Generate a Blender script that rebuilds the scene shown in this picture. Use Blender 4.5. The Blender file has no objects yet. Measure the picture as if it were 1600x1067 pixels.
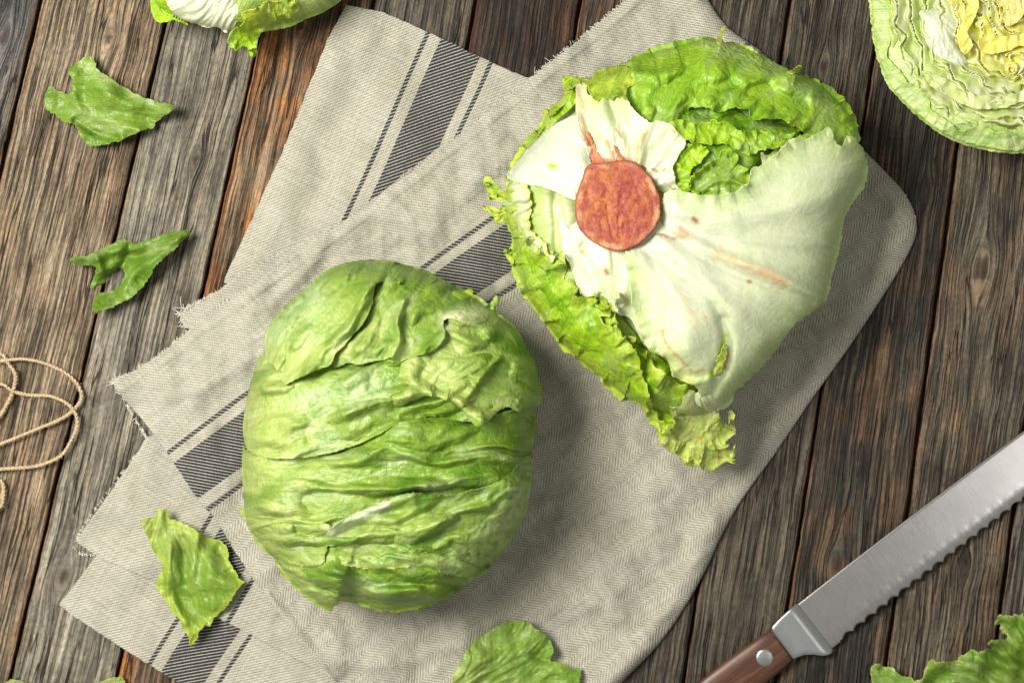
import bpy, math, random
import numpy as np
from mathutils import Vector

# ---------------------------------------------------------------- scale, camera, light
S = 0.00035                 # metres per photograph pixel on the table plane
CX, CY, HC = 800.0, 533.5, 2667.0
scene = bpy.context.scene
COL = scene.collection

cam_d = bpy.data.cameras.new("camera"); cam = bpy.data.objects.new("camera", cam_d)
COL.objects.link(cam)
cam.location = (0, 0, HC * S); cam_d.lens = 60; cam_d.sensor_width = 36
cam_d.clip_start = 0.01; cam_d.clip_end = 50
scene.camera = cam

world = bpy.data.worlds.new("World"); scene.world = world; world.use_nodes = True
bg = world.node_tree.nodes["Background"]
bg.inputs[0].default_value = (1.0, 0.98, 0.94, 1); bg.inputs[1].default_value = 0.40

def area(name, loc, target, size, energy, color):
    l = bpy.data.lights.new(name, 'AREA'); l.shape = 'SQUARE'; l.size = size
    l.energy = energy; l.color = color
    o = bpy.data.objects.new(name, l); COL.objects.link(o); o.location = loc
    d = Vector(target) - Vector(loc); o.rotation_euler = d.to_track_quat('-Z', 'Y').to_euler()
    return o
el, az = math.radians(61), math.radians(158)
D = 1.10
area("key_softbox", (D*math.cos(el)*math.cos(az), D*math.cos(el)*math.sin(az), D*math.sin(el)),
     (-0.05, 0, 0.03), 0.38, 24.5, (1.0, 0.965, 0.90))
area("side_softbox", (0.93, -0.14, 1.5), (0.3, 0.0, 0), 0.42, 1.6, (1.0, 0.98, 0.95))
scene.view_settings.view_transform = 'Standard'
scene.view_settings.look = 'None'
scene.view_settings.exposure = 0.0
scene.view_settings.gamma = 1.0

# ---------------------------------------------------------------- noise
rng = np.random.RandomState(7)
_perm = rng.permutation(512); _perm = np.concatenate([_perm, _perm, _perm])
_ga = rng.rand(512) * 2 * np.pi
_gx, _gy = np.cos(_ga), np.sin(_ga)
def noise(x, y, seed=0):
    x = np.asarray(x, float) + seed * 17.31; y = np.asarray(y, float) + seed * 9.77
    xi = np.floor(x).astype(int); yi = np.floor(y).astype(int)
    xf = x - xi; yf = y - yi
    u = xf*xf*xf*(xf*(xf*6-15)+10); v = yf*yf*yf*(yf*(yf*6-15)+10)
    def g(ix, iy, dx, dy):
        h = _perm[(_perm[ix & 511] + iy) & 511]
        return _gx[h]*dx + _gy[h]*dy
    a = g(xi, yi, xf, yf); b = g(xi+1, yi, xf-1, yf)
    c = g(xi, yi+1, xf, yf-1); d = g(xi+1, yi+1, xf-1, yf-1)
    return 1.5*((a*(1-u)+b*u)*(1-v)+(c*(1-u)+d*u)*v)
def fbm(x, y, o=3, seed=0, gain=0.5):
    s = 0; a = 1; f = 1
    for i in range(o):
        s = s + a*noise(x*f, y*f, seed+i*3); a *= gain; f *= 2.03
    return s
def ridged(x, y, o=2, seed=0):
    s = 0; a = 1; f = 1
    for i in range(o):
        n = 1 - np.abs(noise(x*f, y*f, seed+i*5))*2; s = s + a*n; a *= 0.5; f *= 2.1
    return s
def sstep(a, b, x):
    t = np.clip((x-a)/(b-a), 0, 1); return t*t*(3-2*t)

# ---------------------------------------------------------------- geometry helpers
def Wp(x, y, z):
    k = (HC - z)/HC
    return np.stack([(x-CX)*k*S, -(y-CY)*k*S, z*S + 0*x], -1)
def W1(x, y, z):
    k = (HC - z)/HC
    return Vector(((x-CX)*k*S, -(y-CY)*k*S, z*S))

def thing(name, label, cat, loc, group=None):
    o = bpy.data.objects.new(name, None); COL.objects.link(o)
    o.empty_display_size = 0.02
    o.location = loc; o['label'] = label; o['category'] = cat
    if group: o['group'] = group
    return o
def tag(o, label, cat, group=None):
    o['label'] = label; o['category'] = cat
    if group: o['group'] = group
    return o

def mesh_obj(name, V, F, mat, parent=None, origin=None, smooth=True, vec=None, col=None, parent2=None):
    """V: world coordinates (n,3); F: (m,4) or (m,3) array or list"""
    V = np.asarray(V, float)
    if parent is not None and origin is None:
        origin = Vector(parent.matrix_basis.translation) if parent.parent is None else \
                 Vector(parent.parent.matrix_basis.translation) + Vector(parent.location)
        V = V - np.array(origin)
        loc = (0, 0, 0)
    elif origin is not None:
        V = V - np.array(origin); loc = origin
    else:
        loc = (0, 0, 0)
    me = bpy.data.meshes.new(name)
    if isinstance(F, np.ndarray):
        n = F.shape[1]; m = F.shape[0]
        me.vertices.add(len(V)); me.vertices.foreach_set('co', V.astype(np.float32).ravel())
        me.loops.add(m*n); me.loops.foreach_set('vertex_index', F.astype(np.int32).ravel())
        me.polygons.add(m)
        me.polygons.foreach_set('loop_start', np.arange(0, m*n, n, dtype=np.int32))
        me.polygons.foreach_set('loop_total', np.full(m, n, dtype=np.int32))
        me.update(calc_edges=True)
    else:
        me.from_pydata([tuple(v) for v in V], [], F); me.update()
    me.polygons.foreach_set('use_smooth', np.full(len(me.polygons), smooth, dtype=bool))
    if vec is not None:
        a = me.attributes.new('pc', 'FLOAT_VECTOR', 'POINT'); a.data.foreach_set('vector', vec.astype(np.float32).ravel())
    if col is not None:
        a = me.attributes.new('Col', 'FLOAT_COLOR', 'POINT')
        c = np.ones((len(V), 4), np.float32); c[:, :3] = np.clip(col, 0, 1); a.data.foreach_set('color', c.ravel())
    me.materials.append(mat)
    o = bpy.data.objects.new(name, me); COL.objects.link(o); o.location = loc
    if parent is not None: o.parent = parent
    return o

def catmull(pts, closed=True, step=2.0):
    P = np.array(pts, float); n = len(P)
    out = []; idx = []
    rngi = range(n if closed else n-1)
    for i in rngi:
        if closed: p0, p1, p2, p3 = P[(i-1) % n], P[i], P[(i+1) % n], P[(i+2) % n]
        else: p0, p1, p2, p3 = P[max(i-1, 0)], P[i], P[i+1], P[min(i+2, n-1)]
        m = max(1, int(np.linalg.norm(p2-p1)/step))
        t = np.arange(m)/m; t = t[:, None]
        q = 0.5*((2*p1)+(-p0+p2)*t+(2*p0-5*p1+4*p2-p3)*t**2+(-p0+3*p1-3*p2+p3)*t**3)
        out.append(q); idx.append(i+t[:, 0])
    if not closed: out.append(P[-1:]); idx.append(np.array([n-1.0]))
    return np.concatenate(out), np.concatenate(idx)

def seg_dist(X, Y, A, B):
    """nearest distance from points to segments; returns d, nearest x, y, seg index, t"""
    n = len(X); bd = np.full(n, 1e9); bi = np.zeros(n, int); bt = np.zeros(n)
    AB = B-A; L2 = (AB**2).sum(1)+1e-9
    ch = max(1, 3000000//len(A))
    for s in range(0, n, ch):
        x = X[s:s+ch, None]; y = Y[s:s+ch, None]
        t = np.clip(((x-A[:, 0])*AB[:, 0]+(y-A[:, 1])*AB[:, 1])/L2, 0, 1)
        d = (x-A[:, 0]-t*AB[:, 0])**2+(y-A[:, 1]-t*AB[:, 1])**2
        k = d.argmin(1); r = np.arange(len(k))
        bd[s:s+ch] = np.sqrt(d[r, k]); bi[s:s+ch] = k; bt[s:s+ch] = t[r, k]
    return bd, A[bi, 0]+bt*AB[bi, 0], A[bi, 1]+bt*AB[bi, 1], bi, bt
def line_dist(X, Y, pts):
    q, _ = catmull(pts, False, 8.0)
    return seg_dist(X, Y, q[:-1], q[1:])[0]
def inside(X, Y, Q):
    c = np.zeros(len(X), bool); n = len(Q)
    for i in range(n):
        x1, y1 = Q[i]; x2, y2 = Q[(i+1) % n]
        if y1 == y2: continue
        m = (Y >= min(y1, y2)) & (Y < max(y1, y2))
        c[m] ^= X[m] < (x2-x1)*(Y[m]-y1)/(y2-y1)+x1
    return c

class Sheet: pass
def region(outline, h=2.0, free=None, jag=0.0, jagf=0.12, seed=0, sharp=False):
    """grid the inside of an outline. free: list of (i0,i1) ranges of control points that are open margins (None = all)"""
    n = len(outline)
    if sharp:
        Pn = np.array(outline, float); out = []; idx = []
        for i in range(n):
            p1, p2 = Pn[i], Pn[(i+1) % n]; m = max(1, int(np.linalg.norm(p2-p1)/(h*1.5)))
            t = np.arange(m)/m; out.append(p1+(p2-p1)*t[:, None]); idx.append(i+t)
        Q = np.concatenate(out); ix = np.concatenate(idx)
    else:
        Q, ix = catmull(outline, True, h)
    if free is None: fr = np.ones(len(Q))
    else:
        fr = np.zeros(len(Q))
        for a, b in free:
            if a <= b: fr = np.maximum(fr, ((ix >= a) & (ix <= b)).astype(float))
            else: fr = np.maximum(fr, ((ix >= a) | (ix <= b)).astype(float))
        k = 9; pad = np.concatenate([fr[-k:], fr, fr[:k]]); fr = np.convolve(pad, np.ones(2*k+1)/(2*k+1), 'same')[k:-k]
    T = np.roll(Q, -1, 0)-np.roll(Q, 1, 0); T /= np.linalg.norm(T, axis=1)[:, None]+1e-9
    N = np.stack([T[:, 1], -T[:, 0]], 1)
    sl = np.concatenate([[0], np.cumsum(np.linalg.norm(np.diff(Q, axis=0), axis=1))])
    if jag > 0:
        w = fbm(sl*jagf, 0*sl+seed*3.3, 3, seed+11, 0.65)
        taper = np.minimum(1, np.minimum(np.arange(len(Q)), np.arange(len(Q))[::-1])/10.0)
        Q = Q + N*(w*jag*fr*taper)[:, None]
    x0, y0 = np.floor((Q.min(0)-h*2)/h)*h; x1, y1 = Q.max(0)+h*2
    gx = np.arange(x0, x1, h); gy = np.arange(y0, y1, h)
    GX, GY = np.meshgrid(gx, gy); X = GX.ravel(); Y = GY.ravel()
    ins = inside(X, Y, Q)
    A = Q; B = np.roll(Q, -1, 0)
    I = ins.reshape(GX.shape)
    cell = I[:-1, :-1] | I[1:, :-1] | I[:-1, 1:] | I[1:, 1:]
    use = np.zeros_like(I); use[:-1, :-1] |= cell; use[1:, :-1] |= cell; use[:-1, 1:] |= cell; use[1:, 1:] |= cell
    u = use.ravel(); ids = -np.ones(len(X), int); ids[u] = np.arange(u.sum())
    jy, ixx = np.nonzero(cell); W = GX.shape[1]
    f = np.stack([jy*W+ixx, (jy+1)*W+ixx, (jy+1)*W+ixx+1, jy*W+ixx+1], 1)
    s = Sheet(); s.F = ids[f]; s.X = X[u].copy(); s.Y = Y[u].copy(); s.gX = s.X.copy(); s.gY = s.Y.copy()
    d, nx, ny, bi, bt = seg_dist(s.X, s.Y, A, B)
    out = ~ins[u]
    s.X[out] = nx[out]; s.Y[out] = ny[out]; d[out] = 0
    s.d = d; s.s = sl[bi]+bt*h; s.fr = fr[bi]; s.h = h; s.Q = Q; s.seed = seed
    s.nx = N[bi, 0]; s.ny = N[bi, 1]; s.tx = T[bi, 0]; s.ty = T[bi, 1]
    return s

class Field:
    """raster of accumulated relief (pixels), spacing 2"""
    def __init__(self, x0=-400, y0=-400, x1=2000, y1=1500):
        self.x0, self.y0 = x0, y0; self.Z = np.zeros((int((y1-y0)/2), int((x1-x0)/2)))
    def idx(self, X, Y):
        return (np.clip(((Y-self.y0)/2).round().astype(int), 0, self.Z.shape[0]-1),
                np.clip(((X-self.x0)/2).round().astype(int), 0, self.Z.shape[1]-1))
    def blur(self, r):
        k = np.exp(-(np.arange(-3*r, 3*r+1)/(1.3*r))**2); k /= k.sum(); Z = self.Z
        ys, xs = np.nonzero(Z)
        if len(ys) == 0: return Z
        p = 3*r+2
        a, b, c, d = max(ys.min()-p, 0), ys.max()+p+1, max(xs.min()-p, 0), xs.max()+p+1
        sub = Z[a:b, c:d].copy(); pad = len(k)//2
        t = np.pad(sub, ((pad, pad), (0, 0)), 'edge'); o = sum(k[i]*t[i:i+sub.shape[0]] for i in range(len(k)))
        t = np.pad(o, ((0, 0), (pad, pad)), 'edge'); o = sum(k[i]*t[:, i:i+sub.shape[1]] for i in range(len(k)))
        R = Z.copy(); R[a:b, c:d] = o; return R
    def sample(self, X, Y, r=3):
        j, i = self.idx(X, Y); return self.blur(r)[j, i]
    def put(self, X, Y, Z, h):
        j, i = self.idx(X, Y); n = max(1, int(math.ceil(h/2)))
        for a in range(n):
            for b in range(n):
                jj = np.clip(j+a, 0, self.Z.shape[0]-1); ii = np.clip(i+b, 0, self.Z.shape[1]-1)
                np.maximum.at(self.Z, (jj, ii), Z)

# ---------------------------------------------------------------- node helpers
class NT:
    def __init__(self, name):
        self.m = bpy.data.materials.new(name); self.m.use_nodes = True
        self.t = self.m.node_tree; self.t.nodes.clear()
        self.out = self.t.nodes.new('ShaderNodeOutputMaterial')
    def n(self, ty, ins=None, **kw):
        nd = self.t.nodes.new(ty)
        for k, v in kw.items(): setattr(nd, k, v)
        for k, v in (ins or {}).items():
            s = nd.inputs[k]
            if isinstance(v, bpy.types.NodeSocket): self.t.links.new(v, s)
            else:
                if isinstance(v, (tuple, list)) and s.type == 'RGBA' and len(v) == 3: v = (*v, 1)
                s.default_value = v
        return nd
    def math(self, op, a, b=0.0, c=0.0):
        return self.n('ShaderNodeMath', {0: a, 1: b, 2: c}, operation=op).outputs[0]
    def mix(self, f, a, b, bt='MIX'):
        nd = self.t.nodes.new('ShaderNodeMix'); nd.data_type = 'RGBA'; nd.blend_type = bt
        for s, v in ((nd.inputs[0], f), (nd.inputs[6], a), (nd.inputs[7], b)):
            if isinstance(v, bpy.types.NodeSocket): self.t.links.new(v, s)
            else: s.default_value = (*v, 1) if isinstance(v, (tuple, list)) and len(v) == 3 else v
        return nd.outputs[2]
    def ramp(self, f, stops, interp='LINEAR'):
        nd = self.t.nodes.new('ShaderNodeValToRGB'); r = nd.color_ramp; r.interpolation = interp
        while len(r.elements) < len(stops): r.elements.new(0.5)
        for e, (p, c) in zip(r.elements, stops):
            e.position = p; e.color = (*c, 1) if isinstance(c, (tuple, list)) else (c, c, c, 1)
        self.t.links.new(f, nd.inputs[0]); return nd.outputs[0]
    def noise(self, vec, scale, detail=3, rough=0.55, dist=0.0):
        return self.n('ShaderNodeTexNoise', {'Vector': vec, 'Scale': scale, 'Detail': detail, 'Roughness': rough, 'Distortion': dist}).outputs[0]
    def comb(self, x, y, z=0.0):
        return self.n('ShaderNodeCombineXYZ', {0: x, 1: y, 2: z}).outputs[0]
    def px(self):
        g = self.n('ShaderNodeNewGeometry')
        return self.n('ShaderNodeVectorMath', {0: self.n('ShaderNodeTexCoord').outputs['Object'], 'Scale': 1/S}, operation='SCALE').outputs[0]
    def bump(self, h, strength, dist):
        return self.n('ShaderNodeBump', {'Height': h, 'Strength': strength, 'Distance': dist*S}).outputs[0]
    def pbsdf(self, **k):
        return self.n('ShaderNodeBsdfPrincipled', {kk.replace('_', ' '): v for kk, v in k.items()})
    def surf(self, s): self.t.links.new(s, self.out.inputs[0]); return self.m

def leaf_mat(name, trans=0.34, rough=0.38, blister=0.85, net=0.35, mottle=1.0, streak=0.5):
    t = NT(name); p = t.px()
    col = t.n('ShaderNodeAttribute', attribute_name='Col').outputs['Color']
    wob = t.n('ShaderNodeTexNoise', {'Vector': p, 'Scale': 0.05, 'Detail': 2.0}).outputs['Color']
    wv = t.n('ShaderNodeVectorMath', {0: wob, 'Scale': 14.0}, operation='SCALE').outputs[0]
    pw = t.n('ShaderNodeVectorMath', {0: p, 1: wv}, operation='ADD').outputs[0]
    vor = t.n('ShaderNodeTexVoronoi', {'Vector': pw, 'Scale': 0.062}, feature='DISTANCE_TO_EDGE').outputs['Distance']
    vein = t.ramp(vor, [(0.0, 1.0), (0.07, 0.0)])
    n1 = t.noise(p, 0.035, 4, 0.6); n2 = t.noise(p, 0.16, 3, 0.6); n3 = t.noise(p, 0.6, 2, 0.6)
    m1 = t.ramp(n1, [(0.32, (0.74, 0.86, 0.60)), (0.5, (1, 1, .95)), (0.7, (1.14, 1.08, 1.15))])
    c1 = t.mix(mottle, col, m1, 'MULTIPLY')
    m2 = t.ramp(n2, [(0.3, (0.82, 0.88, 0.72)), (0.72, (1.08, 1.05, 1.05))])
    c2 = t.mix(0.8*mottle, c1, m2, 'MULTIPLY')
    light = t.mix(1.0, c2, (1.3, 1.18, 1.5), 'MULTIPLY')
    c3 = t.mix(t.math('MULTIPLY', vein, net), c2, light)
    fl = t.n('ShaderNodeSeparateXYZ', {0: t.n('ShaderNodeAttribute', attribute_name='pc').outputs['Vector']})
    s1 = t.noise(t.comb(t.math('MULTIPLY', fl.outputs[0], 0.010), t.math('MULTIPLY', fl.outputs[1], 0.10)), 1.0, 3, 0.6)
    s2 = t.noise(t.comb(t.math('MULTIPLY', fl.outputs[0], 0.016), t.math('MULTIPLY', fl.outputs[1], 0.30), 4.0), 1.0, 2, 0.6)
    ln = t.ramp(t.math('ABSOLUTE', t.math('SUBTRACT', s1, 0.5)), [(0.0, 1.0), (0.018, 0.5), (0.035, 0.0)])
    c3 = t.mix(t.math('MULTIPLY', ln, 0.50*streak), c3, t.mix(1.0, c3, (0.62, 0.74, 0.45), 'MULTIPLY'))
    c3 = t.mix(0.7*streak, c3, t.mix(1.0, c3, t.ramp(s2, [(0.3, (0.80, 0.86, 0.72)), (0.7, (1.12, 1.09, 1.15))]), 'MULTIPLY'))
    hgt = t.math('ADD', t.math('MULTIPLY', n2, 1.7*blister), t.math('MULTIPLY', n3, 0.08))
    hgt = t.math('ADD', hgt, t.math('MULTIPLY', t.math('MINIMUM', vor, 0.3), 2.4*blister))
    hgt = t.math('ADD', hgt, t.math('ADD', t.math('MULTIPLY', s1, 1.6*streak), t.math('MULTIPLY', s2, 0.7*streak)))
    hgt = t.math('SUBTRACT', hgt, t.math('MULTIPLY', ln, 0.5*streak))
    nb = t.bump(hgt, 0.75, 1.6)
    rr = t.math('ADD', t.math('MULTIPLY', n2, 0.22), rough-0.11)
    pb = t.pbsdf(Base_Color=c3, Roughness=rr, Normal=nb, Specular_IOR_Level=0.6, Coat_Weight=0.04, Coat_Roughness=0.18)
    sat = t.mix(1.0, c3, (1.12, 1.02, 0.45), 'MULTIPLY')
    tr = t.n('ShaderNodeBsdfTranslucent', {'Color': sat, 'Normal': nb})
    ms = t.n('ShaderNodeMixShader', {0: trans, 1: pb.outputs[0], 2: tr.outputs[0]})
    return t.surf(ms.outputs[0])
M_LEAF = leaf_mat('lettuce_leaf')
M_FRILL = leaf_mat('lettuce_frill', trans=0.42, blister=0.7, net=0.25, streak=0.6)
M_RIB = leaf_mat('lettuce_rib', trans=0.32, rough=0.26, blister=0.25, net=0.06, mottle=0.25, streak=0.22)

# palette (linear)
WHITE = np.array((0.74, 0.78, 0.64)); PALE = np.array((0.56, 0.65, 0.27)); MID = np.array((0.22, 0.38, 0.04))
DEEP = np.array((0.13, 0.29, 0.03)); LIME = np.array((0.42, 0.62, 0.05)); YEL = np.array((0.88, 0.84, 0.22))
CREAM = np.array((0.80, 0.78, 0.50)); BROWN = np.array((0.45, 0.18, 0.05)); PINK = np.array((0.75, 0.38, 0.22))
def lerp(a, b, t): t = np.asarray(t)[..., None]; return a*(1-t)+b*t

WR = 2.0
def leaf(name, parent, outline, base, field, off=4.0, free=None, tuck=14, tuckw=10, lift=0.0, liftw=14,
         jag=2.0, jagf=0.12, ruf=0.0, rufw=22, ruff=0.05, sway=0.0, root=None, flow=None, wr=(), ridges=(), stains=(),
         cols=(PALE, MID), colr=(0, 300), margin=None, marginw=25, deepamt=0.35, nv=10, veinamp=0.8, veincol=0.45,
         mat=None, h=2.0, seed=0, blur=5, thick=1.2, sharp=False, blot=0.5, gain=1.0):
    s = region(outline, h, free, jag, jagf, seed, sharp)
    X, Y = s.X, s.Y
    b = base(X, Y) if callable(base) else base
    rel = field.sample(s.gX, s.gY, blur) if field is not None else 0
    # flow coordinates
    if root is not None:
        dx, dy = X-root[0], Y-root[1]; r = np.hypot(dx, dy); th = np.arctan2(dy, dx)
        if flow is not None:  # keep the angle cut away from the leaf
            th = (th-flow+np.pi) % (2*np.pi)-np.pi
        along = r; across = th*180.0; sc = np.maximum(r, 20)/180.0
    else:
        ca, sa = math.cos(flow or 0), math.sin(flow or 0)
        along = X*ca+Y*sa; across = -X*sa+Y*ca; sc = np.ones_like(X); r = along-along.min()
    wob = 14*fbm(along/90, across/60, 2, seed+31)
    z = np.zeros_like(X)
    for amp, La, Lc, kind in wr:
        if kind == 'r':
            nn_ = noise(along/La, (across+wob)/Lc, seed+int(La) % 7); n2_ = noise(along/La*2, (across+wob)/Lc*2.1, seed+3)
            z += amp*WR*(2.6*np.sqrt(nn_**2+0.004)+0.9*np.sqrt(n2_**2+0.006)-0.9)
        else: z += amp*fbm(along/La, (across+wob)/Lc, 3, seed+int(La) % 11)
    if root is not None: z *= sstep(10, 130, r)*.85+.15
    # veins
    vein = np.zeros_like(X)
    if nv > 0:
        for lvl, (k, r0) in enumerate(((1, 0), (2, 70), (4, 150))):
            sp = 180.0/(nv*k)*(1.0 if root is not None else 1.6)
            w = across+wob*0.7+6*noise(along/40, across/30, seed+50+lvl)
            q = w/sp; dist = np.abs(q-np.round(q))*sp*sc
            amp_l = (1.0, 0.55, 0.35)[lvl]*sstep(r0, r0+50, r)*sstep(-0.45, 0.1, noise(np.round(q)*3.7, along/70, seed+60+lvl))
            vein = np.maximum(vein, amp_l*np.exp(-(dist/1.7)**2))
    z += veinamp*vein*(sstep(40, 110, r) if root is not None else 1)
    for pts, w, amp in ridges:
        z += gain*amp*np.exp(-(line_dist(X, Y, pts)/(w*(.85+.3*gain*.5)))**2)
    # edges
    fe = s.fr*np.exp(-s.d/liftw); te = (1-s.fr)*np.exp(-(s.d/tuckw)**1.5)
    z += lift*fe - tuck*te
    XX, YY = X.copy(), Y.copy()
    if ruf:
        ph = s.s*ruff+1.3*noise(s.s*ruff*0.35, 0*s.s, seed+70)
        e = s.fr*np.exp(-(s.d/rufw)**1.2)
        z += ruf*e*(np.sin(ph*6.283)+0.6*noise(ph*2.1, s.d/18, seed+71)*1.5)
        dn = sway*e*np.cos(ph*6.283); XX += dn*s.tx; YY += dn*s.ty
    top = rel+off+z
    # keep above what lies below, except at tucked edges
    if field is not None:
        j, i = field.idx(s.gX, s.gY); under = field.Z[j, i]
        soft = under+1.5-60*te
        top = np.maximum(top, soft)
        field.put(s.gX, s.gY, np.where(te > 0.2, -99, top), h)
    Z = b+top
    # colour
    t = sstep(colr[0], colr[1], r+28*fbm(X/60, Y/60, 2, seed+80))
    c = lerp(cols[0], cols[1], t)
    if margin is not None:
        m = s.fr*np.exp(-(s.d/marginw)**1.5)*(0.8+0.35*noise(s.s/25, s.d/20, seed+81))
        c = lerp(c, margin, np.clip(m, 0, 1))
    dk = sstep(0.0, 0.75, fbm(along/85, across/38, 3, seed+82))*deepamt
    c = lerp(c, c*np.array((0.42, 0.62, 0.25)), dk)
    lt = sstep(0.05, 0.7, fbm(along/80, across/28, 3, seed+85))*blot
    c = lerp(c, c*0.35+np.array((.60,.68,.38))*0.65, lt*0.8)
    if veincol < 0: c = lerp(c, c*np.array((.55, .72, .5)), np.clip(-vein*veincol, 0, 1))
    else: c = lerp(c, np.minimum(c*1.35+0.05, 0.85), np.clip(vein*veincol, 0, 1))
    for pts, w, colr_, amt in stains:
        g = np.exp(-(line_dist(X, Y, pts)/w)**2)
        g = g*sstep(-0.35, 0.35, fbm(X/9, Y/9, 3, seed+90)+g*0.35) if amt < 2 else g
        c = lerp(c, colr_, np.clip(g*min(amt, 1.0), 0, 1))
    o = mesh_obj(name, Wp(XX, YY, Z), s.F, mat or M_LEAF, parent, col=c, vec=np.stack([along, across+wob+seed*61.0, 0*along], 1))
    md = o.modifiers.new('Solidify', 'SOLIDIFY'); md.thickness = thick*S; md.offset = -1
    return o

# ---------------------------------------------------------------- wood table
def plank_mat(name, base, dark, light, warm, warmamt, ridge, coarse, seed):
    t = NT(name)
    pc = t.n('ShaderNodeAttribute', attribute_name='pc').outputs['Vector']
    sp = t.n('ShaderNodeSeparateXYZ', {0: pc}); x, y, e = sp.outputs
    y1 = t.math('ADD', y, seed*371.0)
    lowv = t.comb(t.math('MULTIPLY', x, 0.010), t.math('MULTIPLY', y1, 0.0016), seed*1.7)
    wv = t.noise(lowv, 1.0, 3, 0.5)
    wx = t.math('ADD', x, t.math('MULTIPLY', wv, coarse*20.0))
    # fine growth ridges
    fib = t.noise(t.comb(t.math('MULTIPLY', wx, 0.24), t.math('MULTIPLY', y1, 0.006), seed), 1.0, 2, 0.55)
    fib2 = t.noise(t.comb(t.math('MULTIPLY', wx, 0.60), t.math('MULTIPLY', y1, 0.018), seed+5), 1.0, 3, 0.7)
    broad = t.noise(t.comb(t.math('MULTIPLY', wx, 0.055), t.math('MULTIPLY', y1, 0.0026), seed+9), 1.0, 4, 0.62)
    broad2 = t.noise(t.comb(t.math('MULTIPLY', wx, 0.11), t.math('MULTIPLY', y1, 0.0020), seed+14), 1.0, 2, 0.6)
    blot = t.noise(t.comb(t.math('MULTIPLY', x, 0.016), t.math('MULTIPLY', y1, 0.007), seed+3), 1.0, 5, 0.6)
    speck = t.noise(t.comb(t.math('MULTIPLY', x, 0.22), t.math('MULTIPLY', y1, 0.12), seed+12), 1.0, 4, 0.7)
    h = t.math('ADD', t.math('MULTIPLY', fib, 0.55), t.math('MULTIPLY', fib2, 0.45))
    # weathered long grooves: sharp dark lines
    gr = t.ramp(fib, [(0.36, 0.0), (0.48, 1.0)])
    gr2 = t.ramp(broad2, [(0.38, 0.0), (0.47, 1.0)])
    tone = t.ramp(broad, [(0.28, dark), (0.44, base), (0.56, base), (0.72, light)])
    tone = t.mix(t.ramp(h, [(0.40, 1.0), (0.56, 0.0)]), tone, dark)
    tone = t.mix(t.math('MULTIPLY', t.ramp(h, [(0.52, 0.0), (0.66, 1.0)]), 0.55), tone, light)
    wm = t.math('MULTIPLY', t.ramp(blot, [(0.46, 0.0), (0.66, 1.0)]), warmamt)
    edge = t.ramp(t.math('ADD', e, t.math('MULTIPLY', t.math('SUBTRACT', blot, 0.5), 0.12)), [(0.0, 0.85), (0.025, 0.45), (0.06, 0.0)])
    wm = t.math('MAXIMUM', wm, t.math('MULTIPLY', edge, 0.75))
    wc = t.mix(t.ramp(h, [(0.40, 0.0), (0.60, 1.0)]), tuple(v*0.25 for v in warm), warm)
    tone = t.mix(wm, tone, wc)
    tone = t.mix(t.math('MULTIPLY', t.math('SUBTRACT', 1.0, gr2), 0.75*ridge), tone, (0.018, 0.014, 0.010))
    tone = t.mix(1.0, tone, t.ramp(speck, [(0.28, 0.50), (0.5, 1.0), (0.74, 1.35)]), 'MULTIPLY')
    crk = t.noise(t.comb(t.math('MULTIPLY', wx, 0.045), t.math('MULTIPLY', y1, 0.0022), seed+31), 1.0, 3, 0.55)
    ck = t.ramp(t.math('ABSOLUTE', t.math('SUBTRACT', crk, 0.47)), [(0.0, 1.0), (0.006, 0.9), (0.014, 0.0)])
    ckm = t.math('MULTIPLY', ck, t.ramp(blot, [(0.42, 0.0), (0.52, 1.0)]))
    tone = t.mix(t.math('MULTIPLY', ckm, 0.9), tone, (0.010, 0.008, 0.006))
    kn = t.n('ShaderNodeAttribute', attribute_name='Col').outputs['Color']
    tone = t.mix(kn, tone, (0.030, 0.016, 0.009))
    stn = t.noise(t.comb(t.math('MULTIPLY', x, 0.010), t.math('MULTIPLY', y1, 0.010), seed+40), 1.0, 5, 0.65)
    tone = t.mix(1.0, tone, t.ramp(stn, [(0.32, (0.50, 0.48, 0.46)), (0.48, (0.95, 0.95, 0.95)), (0.68, (1.30, 1.27, 1.2))]), 'MULTIPLY')
    H = t.math('ADD', t.math('MULTIPLY', gr, 0.8), t.math('MULTIPLY', fib2, 0.8))
    H = t.math('ADD', H, t.math('MULTIPLY', gr2, 1.6*ridge))
    H = t.math('ADD', H, t.math('MULTIPLY', speck, 0.35))
    H = t.math('SUBTRACT', H, t.math('MULTIPLY', ckm, 2.5))
    nb = t.bump(H, 0.9, 2.2)
    pb = t.pbsdf(Base_Color=tone, Roughness=0.72, Normal=nb, Specular_IOR_Level=0.3)
    return t.surf(pb.outputs[0])

table = thing('wooden_table_top', 'weathered table top of grey brown wooden planks under all the food', 'table', (0, 0, 0))
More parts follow.
